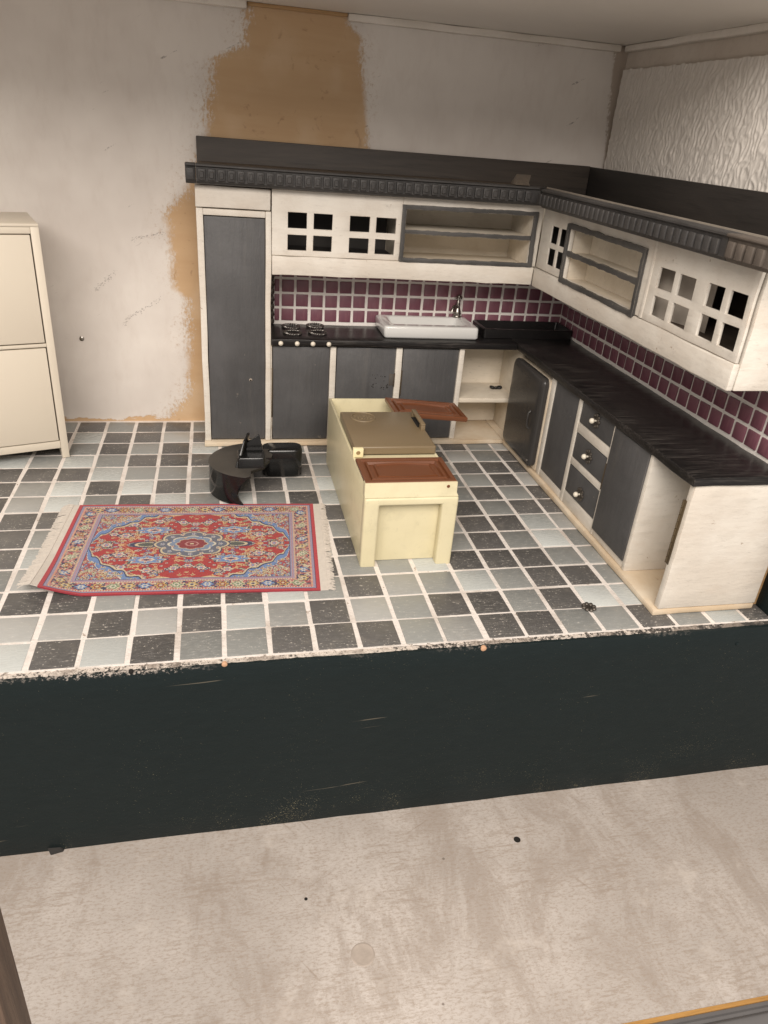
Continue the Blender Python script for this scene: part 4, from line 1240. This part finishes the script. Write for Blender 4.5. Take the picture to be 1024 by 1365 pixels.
# field : scattered little flowers, four-fold symmetric
field = (ax < HX - 0.150) & (ay < HY - 0.130)
r2 = np.random.default_rng(21)
for q in range(260):
    px, py = r2.random() * (HX - 0.16), r2.random() * (HY - 0.14)
    kind = r2.random()
    rad = 0.006 + 0.008 * r2.random()
    cs = ([CRM, GOLD, DKRED, CRM] if kind < 0.45 else [NAVY, PALE, PINK, NAVY] if kind < 0.7 else [NAVY, BLUE, CRM, DKRED] if kind < 0.88 else [NAVY, GREEN, CRM, GREEN])
    for s1 in (-1, 1):
        for s2 in (-1, 1):
            flower(px * s1, py * s2, rad, 4 + q % 3, cs, field, 1.0 + (q % 4) * 0.35)
for px, py, rad in ((0.20, 0.255, 0.030), (0.36, 0.10, 0.032), (0.44, 0.0, 0.030), (0.30, 0.0, 0.026), (0.42, 0.115, 0.024), (0.07, 0.24, 0.026), (0.33, 0.22, 0.026), (0.0, 0.22, 0.024)):
    for s1 in (-1, 1):
        for s2 in (-1, 1):
            flower(px * s1, py * s2, rad, 6, [NAVY, PALE, PINK, BLUE], field, 1.35)
# vine lines
vn = np.abs(np.sin(ax * 38 + 3.0 * np.sin(ay * 24)) - np.sin(ay * 41 + 2.2 * np.sin(ax * 19)))
put(field & (vn < 0.045), (0.52, 0.30, 0.14))
# blue cartouches
for s1 in (-1, 1):
    for s2 in (-1, 1):
        d_ = np.hypot((X - 0.215 * s1) / 2.5, Y - 0.155 * s2)
        th = np.arctan2(Y - 0.155 * s2, (X - 0.215 * s1) / 2.5)
        rad = 0.046 * (0.88 + 0.12 * np.cos(8 * th))
        for f, c in ((1.0, NAVY), (0.90, PALE), (0.80, BLUE), (0.40, PALE), (0.28, PINK), (0.15, NAVY)):
            put(d_ < rad * f, c)
        for t in range(6):
            flower(0.215 * s1 + 0.066 * math.cos(t * PI / 3 + 0.5), 0.155 * s2 + 0.024 * math.sin(t * PI / 3 + 0.5), 0.008, 4, [CRM, PINK, DKRED, NAVY])
# medallion
th = np.arctan2(Y, X / 1.45)
d_ = np.hypot(X / 1.45, Y)
rad = 0.135 * (0.87 + 0.10 * np.abs(np.cos(4 * th)) ** 0.7 + 0.03 * np.cos(8 * th))
pend = np.hypot((ax - 0.235) / 2.6, ay) < 0.026 * (1.3 - 0.0 * ax)
put(pend, NAVY)
put(np.hypot((ax - 0.235) / 2.6, ay) < 0.024, CRM)
put(np.hypot((ax - 0.235) / 2.6, ay) < 0.018, (0.06, 0.07, 0.06))
for f, c in ((1.05, NAVY), (1.01, CRM), (0.95, (0.10, 0.11, 0.15)), (0.66, PALE), (0.60, (0.17, 0.22, 0.31)), (0.44, CRM), (0.41, DKRED), (0.20, PINK), (0.15, DKRED), (0.06, CRM)):
    put(d_ < rad * f, c)
for t in range(16):
    a = t * PI / 8
    flower(0.082 * 1.45 * 1.28 * math.cos(a), 0.108 * math.sin(a), 0.013, 5, [CRM, PALE, PINK, NAVY] if t % 2 else [PALE, BLUE, CRM, DKRED])
for t in range(8):
    a = t * PI / 4 + PI / 8
    flower(0.073 * 1.45 * math.cos(a), 0.073 * math.sin(a), 0.014, 5, [BLUE, BLUE, PALE, NAVY] if t % 2 else [NAVY, PALE, PINK, CRM])
# corner spandrels
fxx, fyy = ax / (HX - 0.150), ay / (HY - 0.130)
bx_ = np.array([0.0, 0.40, 0.44, 0.52, 0.56, 0.60, 0.66, 0.74, 0.80, 0.84, 0.875, 0.90, 0.94, 0.96, 0.985, 1.0, 1.2])
by_ = np.array([1.05, 1.02, 0.95, 0.93, 0.88, 0.78, 0.74, 0.66, 0.60, 0.53, 0.42, 0.36, 0.33, 0.26, 0.17, 0.04, 0.0])
sd = fyy - np.interp(fxx, bx_, by_) + 0.045 * np.abs(np.sin(13 * (fxx - 0.6 * fyy))) - 0.02
m = field & (sd > 0.05)
put(field & (sd > -0.045), CRM)
put(field & (sd > -0.010), NAVY)
put(field & (sd > 0.025), BLUE)
put(field & (sd > 0.17), PALE)
put(field & (sd > 0.195), (0.30, 0.05, 0.055))
r3 = np.random.default_rng(5)
for q in range(260):
    px, py = HX - 0.15 - abs(r3.normal(0, 0.15)), HY - 0.13 - abs(r3.normal(0, 0.09))
    rad = 0.005 + 0.008 * r3.random()
    cs = [[CRM, PINK, NAVY, CRM], [PALE, GREEN, CRM, DKRED], [NAVY, BLUE, PALE, NAVY], [GOLD, CRM, DKRED, NAVY]][q % 4]
    for s1 in (-1, 1):
        for s2 in (-1, 1):
            flower(px * s1, py * s2, rad, 5, cs, m)
# borders
eb = np.minimum(HX - ax, HY - ay)
short = (HX - ax) / 1.12 < (HY - ay)
eb2 = np.minimum((HX - ax) / 1.14, HY - ay)
bd = eb2 < 0.130
put(bd, (0.25, 0.19, 0.17))
along = np.where(short, Y, X)
noi = smooth_noise(95, 95, 3)
noi2 = smooth_noise(120, 120, 8)
put(bd & (noi > 0.60), PINK)
put(bd & (noi < 0.42), NAVY)
put(bd & (noi2 > 0.70), CRM)
put(bd & (noi2 < 0.26), (0.30, 0.04, 0.05))


def along_flowers(period, rad_):
    kk = 0
    n_long = int(round(1.12 / period))
    for side in (-1, 1):
        for q in range(n_long + 1):
            px = -0.56 + q * 1.12 / n_long
            yield px, side * (HY - 0.070), q, 1.25
        n_sh = int(round(0.70 / period))
        for q in range(n_sh + 1):
            yield side * (HX - 0.080), -0.35 + q * 0.70 / n_sh, q, 1.0


for px, py, q, sx in along_flowers(0.074, 0.03):
    cs = [[NAVY, GOLD, CRM, NAVY], [NAVY, BLUE, PALE, BLUE], [NAVY, GOLD, DKRED, CRM], [CRM, GREEN, PALE, GREEN]][q % 4]
    flower(px, py, 0.033, 6, cs, bd, sx)
for px, py, q, sx in along_flowers(0.037, 0.03):
    flower(px + 0.018, py + 0.030, 0.011, 4, [PINK, RED, CRM, NAVY] if q % 2 else [CRM, PALE, NAVY, CRM], bd)
    flower(px - 0.018, py - 0.030, 0.011, 4, [CRM, PALE, DKRED, CRM] if q % 2 else [PINK, RED, CRM, NAVY], bd)
put((eb2 > 0.112) & (eb2 < 0.132), LAV)
put((eb2 > 0.117) & (eb2 < 0.122), PINK)
put((eb2 > 0.128) & (eb2 < 0.132), NAVY)
dash = (np.sin(along * 2 * PI / 0.013) > 0)
put((eb2 > 0.103) & (eb2 < 0.111) & dash, PINK)
put((eb2 > 0.103) & (eb2 < 0.111) & ~dash, CRM)
put((eb2 > 0.018) & (eb2 < 0.034), LAV)
put((eb2 > 0.030) & (eb2 < 0.038) & dash, (0.52, 0.10, 0.09))
put((eb2 > 0.030) & (eb2 < 0.038) & ~dash, CRM)
put(eb2 < 0.018, (0.40, 0.022, 0.036))
put((eb2 > 0.016) & (eb2 < 0.019), NAVY)
# weave variation
C_ *= (0.90 + 0.20 * rng.random((NU, NV, 1)))
C_ = np.clip(C_, 0, 1)
off_ = wloc(rug)
vv, ff = [], []
for i in range(NU + 1):
    for j in range(NV + 1):
        q = rug_pt(i / NU, j / NV)
        vv.append((q[0] - off_.x, q[1] - off_.y, q[2]))
ii = np.arange(NU)[:, None] * (NV + 1) + np.arange(NV)[None, :]
quads = np.stack([ii, ii + NV + 1, ii + NV + 2, ii + 1], -1).reshape(-1, 4)
me = bpy.data.meshes.new('rug_pile')
me.from_pydata(vv, [], quads.tolist())
att = me.color_attributes.new('dye', 'FLOAT_COLOR', 'CORNER')
cc = np.ones((NU * NV, 4, 4), np.float32)
cc[:, :, :3] = C_.reshape(-1, 1, 3)
att.data.foreach_set('color', cc.ravel())
me.materials.append(RUGM)
ro = bpy.data.objects.new('pile', me)
COL.objects.link(ro)
ro.parent = rug
# backing skirt giving the rug its thickness
skirt = MB()
edge_uv = [(i / 60, 0) for i in range(60)] + [(1, i / 60) for i in range(60)] + [(1 - i / 60, 1) for i in range(60)] + [(0, 1 - i / 60) for i in range(60)]
top_r = [rug_pt(u, v, -0.0002) for u, v in edge_uv]
skirt.loft([[(x_, y_, max(0.002, z_ - 0.009)) for x_, y_, z_ in top_r], top_r], False, False)
skirt.build('edge_binding', m_plain('rug_edge_binding', (0.30, 0.03, 0.045), 0.9, 0.2, scale=60), rug)
# fringes : woven heading plus separate strands
for side in (0, 1):
    mb = MB()
    uo = -1 if side == 0 else 1
    hp = []
    wlen = 0.034 if side == 0 else 0.040
    n_h = 40
    for q in range(n_h + 1):
        v = q / n_h
        a_ = Vector(rug_pt(side, v, -0.001))
        inn = Vector(rug_pt(abs(side - 0.02), v, -0.001))
        dr_ = (a_ - inn).normalized()
        b_ = a_ + dr_ * wlen
        b_.z = max(0.004, b_.z)
        hp.append([tuple(a_ - Vector((0, 0, 0.004))), tuple(b_ - Vector((0, 0, 0.003))), tuple(b_ + Vector((0, 0, 0.001))), tuple(a_)])
    mb.loft(hp)
    heading = mb.build('fringe_heading', FRINGE, rug, smooth=50)
    mb = MB()
    ns = 175
    for q in range(ns):
        v = (q + 0.5) / ns
        a_ = Vector(rug_pt(side, v, -0.001))
        inn = Vector(rug_pt(abs(side - 0.02), v, -0.001))
        dr_ = (a_ - inn).normalized()
        s_ = a_ + dr_ * (wlen - 0.002)
        ln = (0.060 if side == 0 else 0.036) + random.uniform(-0.006, 0.005)
        sk_ = random.gauss(-0.012 if side == 0 else 0, 0.007)
        e_ = s_ + dr_ * ln + Vector((0, sk_, 0))
        e_.z = 0.0035 if s_.z < 0.02 else s_.z - 0.006
        w = random.uniform(0.0026, 0.0036)
        pw = Vector((0, w, 0))
        zt = Vector((0, 0, 0.0035))
        mid = (s_ + e_) / 2 + Vector((0, random.gauss(0, 0.003), random.uniform(0.0, 0.006)))
        mb.loft([[tuple(c_ - pw * k2), tuple(c_ + pw * k2), tuple(c_ + pw * k2 + zt), tuple(c_ - pw * k2 + zt)] for c_, k2 in ((s_, 1.0), (mid, 0.9), (e_, 0.45))])
    o = mb.build('fringe_strands', FRINGE, heading, smooth=40)
    o['kind'] = 'stuff'
